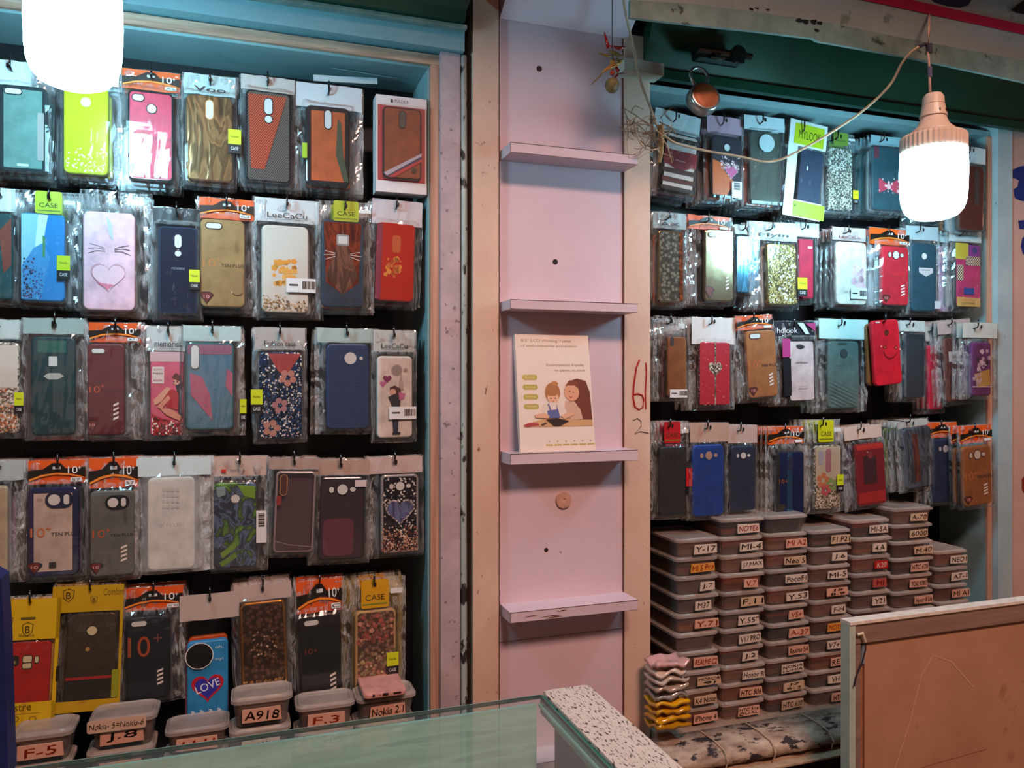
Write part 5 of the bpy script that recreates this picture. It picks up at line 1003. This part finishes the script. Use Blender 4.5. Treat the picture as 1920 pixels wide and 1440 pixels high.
P('R3', (1546,640,1604,765), '#4f6664', 'm', 'sage grey phone case with diagonal grooves', ('w','#bcd4d2'), (1530,599,1622,636), 'circ', '#2c3c3c', [('l',[(.02,.56+.055*i),(.9,.76+.055*i)] if i < 5 else [(.02,.56+.055*i),(.5,.67+.055*i)],.012,'#33484a') for i in range(7)]+[('r',.25,.36,.45,.37,'#3c5050'),('r',.3,.02,.6,.05,'#33484a',.002)], behind='grey,clear,clear', hole='#2a3636')
P('R3', (1630,600,1682,722), '#c01c2c', 'm', 'bright red unbagged phone case with smiling face', ('w',), (1626,600,1690,612), None, None, [('c',.52,.2,.09,'#5a2018'),('c',.42,.42,.055,'#6a141c'),('c',.42,.42,.03,'#b8502c'),('c',.82,.44,.055,'#6a141c'),('c',.82,.44,.03,'#b8502c'),('l',[(.35,.48),(.42,.56),(.56,.6),(.72,.58),(.84,.52)],.025,'#5a0c14'),('c',.28,.4,.03,'#d8a090'),('c',.97,.47,.03,'#d8a090'),('r',.12,.02,.28,.045,'#d8b0a8')], tilt=-5, behind='brown,black,clear', bare=True, dy=-.012)
P('R3', (1690,626,1727,746), '#2c3844', 'tr', 'slate phone case in clear bag beside the smiling case', ('w','#aebcbc'), (1680,602,1728,622), None, None, [], behind='grey,navy', rim='#3a444e', frame=.002)
P('R3', (1734,648,1760,768), '#b01838', 'm', 'narrow cherry pink phone case behind the foil package', ('w','#a8a8a4'), (1728,612,1764,640), None, None, [], behind='red,pink', dy=.01, tilt=-1)
P('R3', (1766,632,1812,752), '#7a4a40', 'holo', 'crinkled silver foil phone case with blank white sticker', ('w','#a89a98'), (1752,600,1812,626), None, None, [('r',.15,.22,.7,.38,'#b8bcc0')], tilt=-4, behind='maroon,black', margin=4, dy=-.005)
P('R3', (1815,642,1850,742), '#5c2a5c', 'm', 'purple phone case with pale blossoms at the cabinet side', ('w','#b4b8b2'), (1800,606,1862,634), None, None, [('s',20,.1,.1,.9,.6,.09,('#a890a0','#c0a8b8','#2c1830')),('p',[(.1,.6),(.9,.5),(.95,.8),(.3,.85)],'#a8823c'),('r',0,.82,1,.84,'#c0b0b8'),('s',12,.1,.6,.5,.8,.06,('#b09aa0',))], behind='purple', dy=-.038)
P('R4', (1232,836,1286,964), '#22262c', 'm', 'charcoal phone case with red price sticker, lowest hanging row', ('tag','#b01420','CASE'), (1222,790,1288,830), 'tri', '#0e1012', [('r',.2,-.03,.8,-.005,'#8a2a44')], behind='black,black', stickers=[('red',(1279,876,1291,924))], hole='#15181a')
P('R4', (1293,833,1352,966), '#123a8c', 'm', 'royal blue phone case hanging beside the charcoal one', ('w','#b39484'), (1288,793,1362,828), 'tri', '#1c4a9c', [], behind='navy,maroon,clear', hole='#a89080')
P('R4', (1365,835,1410,956), '#1c2a44', 'm', 'dark navy phone case with tiny camera holes, lowest row', ('w','#b59c94'), (1360,797,1414,830), 'tri', '#2a3a54', [], behind='teal,black,black')
P('R4', (1449,845,1502,974), '#1c3a9c', 'mir', 'electric blue mirrored phone case with long camera slot', ('tp',), (1436,800,1504,832), 'pill', '#1c2466', [('r',.38,.02,.56,.98,'#3a8cc0:mir',.002),('r',.0,.02,.12,.98,'#14161c',.002),('t',.25,.43,.12,'10+','#a85a30',0,.3),('t',.7,.44,.05,'TEN PLUS','#1a1c30',0,.4),('p',[(-.02,.78),(.08,.76),(.25,.76),(.34,.79),(.16,.88)],'#2c2410')], behind='black,clear,black,clear', hole='#1c2440', margin=4, rim='#191b2c', frame=.003)
P('R4', (1522,834,1570,953), '#b0a48c', 'gl', 'clear glitter phone case with floral wreath and yellow tag', ('tag','#c0c416','CASE'), (1510,787,1572,828), None, None, [('r',.02,.02,.98,.62,'#b3ac98'),('f',.3,.55,.16,'#b8744a'),('f',.62,.62,.14,'#7a9a54'),('f',.4,.7,.12,'#b8505a'),('r',.4,.06,.6,.42,'#9a6a74',.004),('r',.12,.08,.3,.3,'#9aa0b0',.004)], behind='clear,white,clear', stickers=[('y',(1560,888,1572,920))])
P('R4', (1599,830,1653,946), '#7a141e', 'g', 'ruby translucent phone case tilted in the lowest row', ('w','#cbb4a8'), (1578,798,1646,822), 'circ', '#4a1018', [('r',.05,.02,.95,.1,'#b02a20'),('r',.25,.2,.7,.65,'#3a1420',.004),('r',.05,.78,.95,.95,'#a01c1c')], tilt=-4, behind='purple,grey,black', hole='#7a2a34')
P('R4', (1690,800,1742,912), '#5c6a7c', 'holo', 'sheaf of grey foil-wrapped phone cases leaning over', ('w','#a8aca8'), (1676,788,1732,800), None, None, [('r',.3,.1,.5,.9,'#7a4438:holo',.002)], tilt=-6, behind='grey,clear,lime,lime,clear', dy=-.006, cloak='the leaning foil-wrapped case')
P('R4', (1741,823,1788,940), '#17254a', 'm', 'ink blue leather phone case under orange header, lowest row', ('tp',), (1733,792,1792,820), 'tri', '#16204a', TP(logo=False, badge=False), behind='navy,black', hole='#b0b4c0')
P('R4', (1797,835,1852,946), '#8a5428', 'm', 'cognac leather phone case under orange header at cabinet side', ('tp',), (1794,798,1856,830), 'tri', '#23201c', TP(oc='#b86a30'), tilt=-2.5, dy=-.038, behind='brown', hole='#c4b8ac')
# flat empty bags lying high in the corner
for i, (u0,u1,v0,v1,c,t) in enumerate(((622,745,128,142,'#6f8c94','upper'),(588,708,140,166,'#b8c8ce','lower'))):
    y = 1.29-i*.004; mb = MB(); a = at(u0,v0,y); b = at(u1,v1,y); mb.box(0, b.x-a.x, 0, .0015, 0, a.z-b.z, M(c,'p')); o = mb.build('empty_header_bag', loc=(a.x, y, b.z)); o.rotation_euler = (0, math.radians(-4 if i else 2), 0)
    tag(o, f'{"pale blue" if i else "dull grey"} empty bag header tucked under the cabinet top, {t} of two', 'bag', 'spare bag headers in the corner')

# ================================================================ light and camera
w = bpy.data.worlds.new('street_evening'); SC.world = w; w.use_nodes = True; nt = w.node_tree
bg = nt.nodes['Background']; tc = nd(nt,'ShaderNodeTexCoord'); n = nd(nt,'ShaderNodeTexNoise'); n.inputs['Scale'].default_value = 2.6; n.inputs['Detail'].default_value = 2
nt.links.new(tc.outputs['Generated'], n.inputs['Vector'])
o_ = ramp(nt, n.outputs[0], [(.4,(.03,.04,.045,1)), (.5,(.10,.07,.055,1)), (.56,(.62,.2,.07,1)), (.7,(1.0,.36,.14,1))]); vo = nd(nt,'ShaderNodeTexVoronoi'); vo.inputs['Scale'].default_value = 4.2; nt.links.new(tc.outputs['Generated'], vo.inputs['Vector'])
pts = ramp(nt, vo.outputs['Distance'], [(0,(14,15,15,1)), (.085,(9,9.5,10,1)), (.1,(0,0,0,1))]); ad = nd(nt,'ShaderNodeMix', data_type='RGBA', blend_type='ADD'); ad.inputs[0].default_value = 1  # unseen bright spots added to the surroundings for sparkle in the film
nt.links.new(o_, ad.inputs[6]); nt.links.new(pts, ad.inputs[7]); nt.links.new(ad.outputs[2], bg.inputs[0]); bg.inputs[1].default_value = .27
def area(name, loc, tgt, sx, sy, power, col):
    l = bpy.data.lights.new(name, 'AREA'); l.shape = 'RECTANGLE'; l.size = sx; l.size_y = sy; l.energy = power; l.color = col
    o = bpy.data.objects.new(name, l); COL.objects.link(o); o.location = loc; o.rotation_euler = (Vector(tgt)-Vector(loc)).to_track_quat('-Z','Y').to_euler(); return o
area('street_lamp_light', (.5,-1.1,3.6), (.3,1.25,1.35), .9, .4, 84, (1,.62,.50))
area('low_front_fill', (-.6,-2.2,1.5), (.3,1.25,1.2), 1.2, .6, 2.5, (1,.72,.62))  # unseen warm fill light low behind the camera; lifts the lower rows
cam = bpy.data.cameras.new('camera'); cam.sensor_width = 36; cam.lens = 36*F/1920; cam.shift_y = -(720-HOR)/1920; cam.clip_start = .01
co = bpy.data.objects.new('camera', cam); COL.objects.link(co); co.location = (0,0,EYE); co.rotation_euler = (math.radians(90), 0, -TH); SC.camera = co
SC.view_settings.view_transform = 'Standard'; SC.view_settings.look = 'None'; SC.view_settings.exposure = 0; SC.view_settings.gamma = 1
try: SC.view_settings.use_curve_mapping = False
except Exception: pass
cy = SC.cycles; cy.use_denoising = True; cy.transparent_max_bounces = 24; cy.max_bounces = 8; cy.diffuse_bounces = 3; cy.glossy_bounces = 3; cy.sample_clamp_indirect = 4; cy.sample_clamp_direct = 30; cy.caustics_reflective = False; cy.caustics_refractive = False
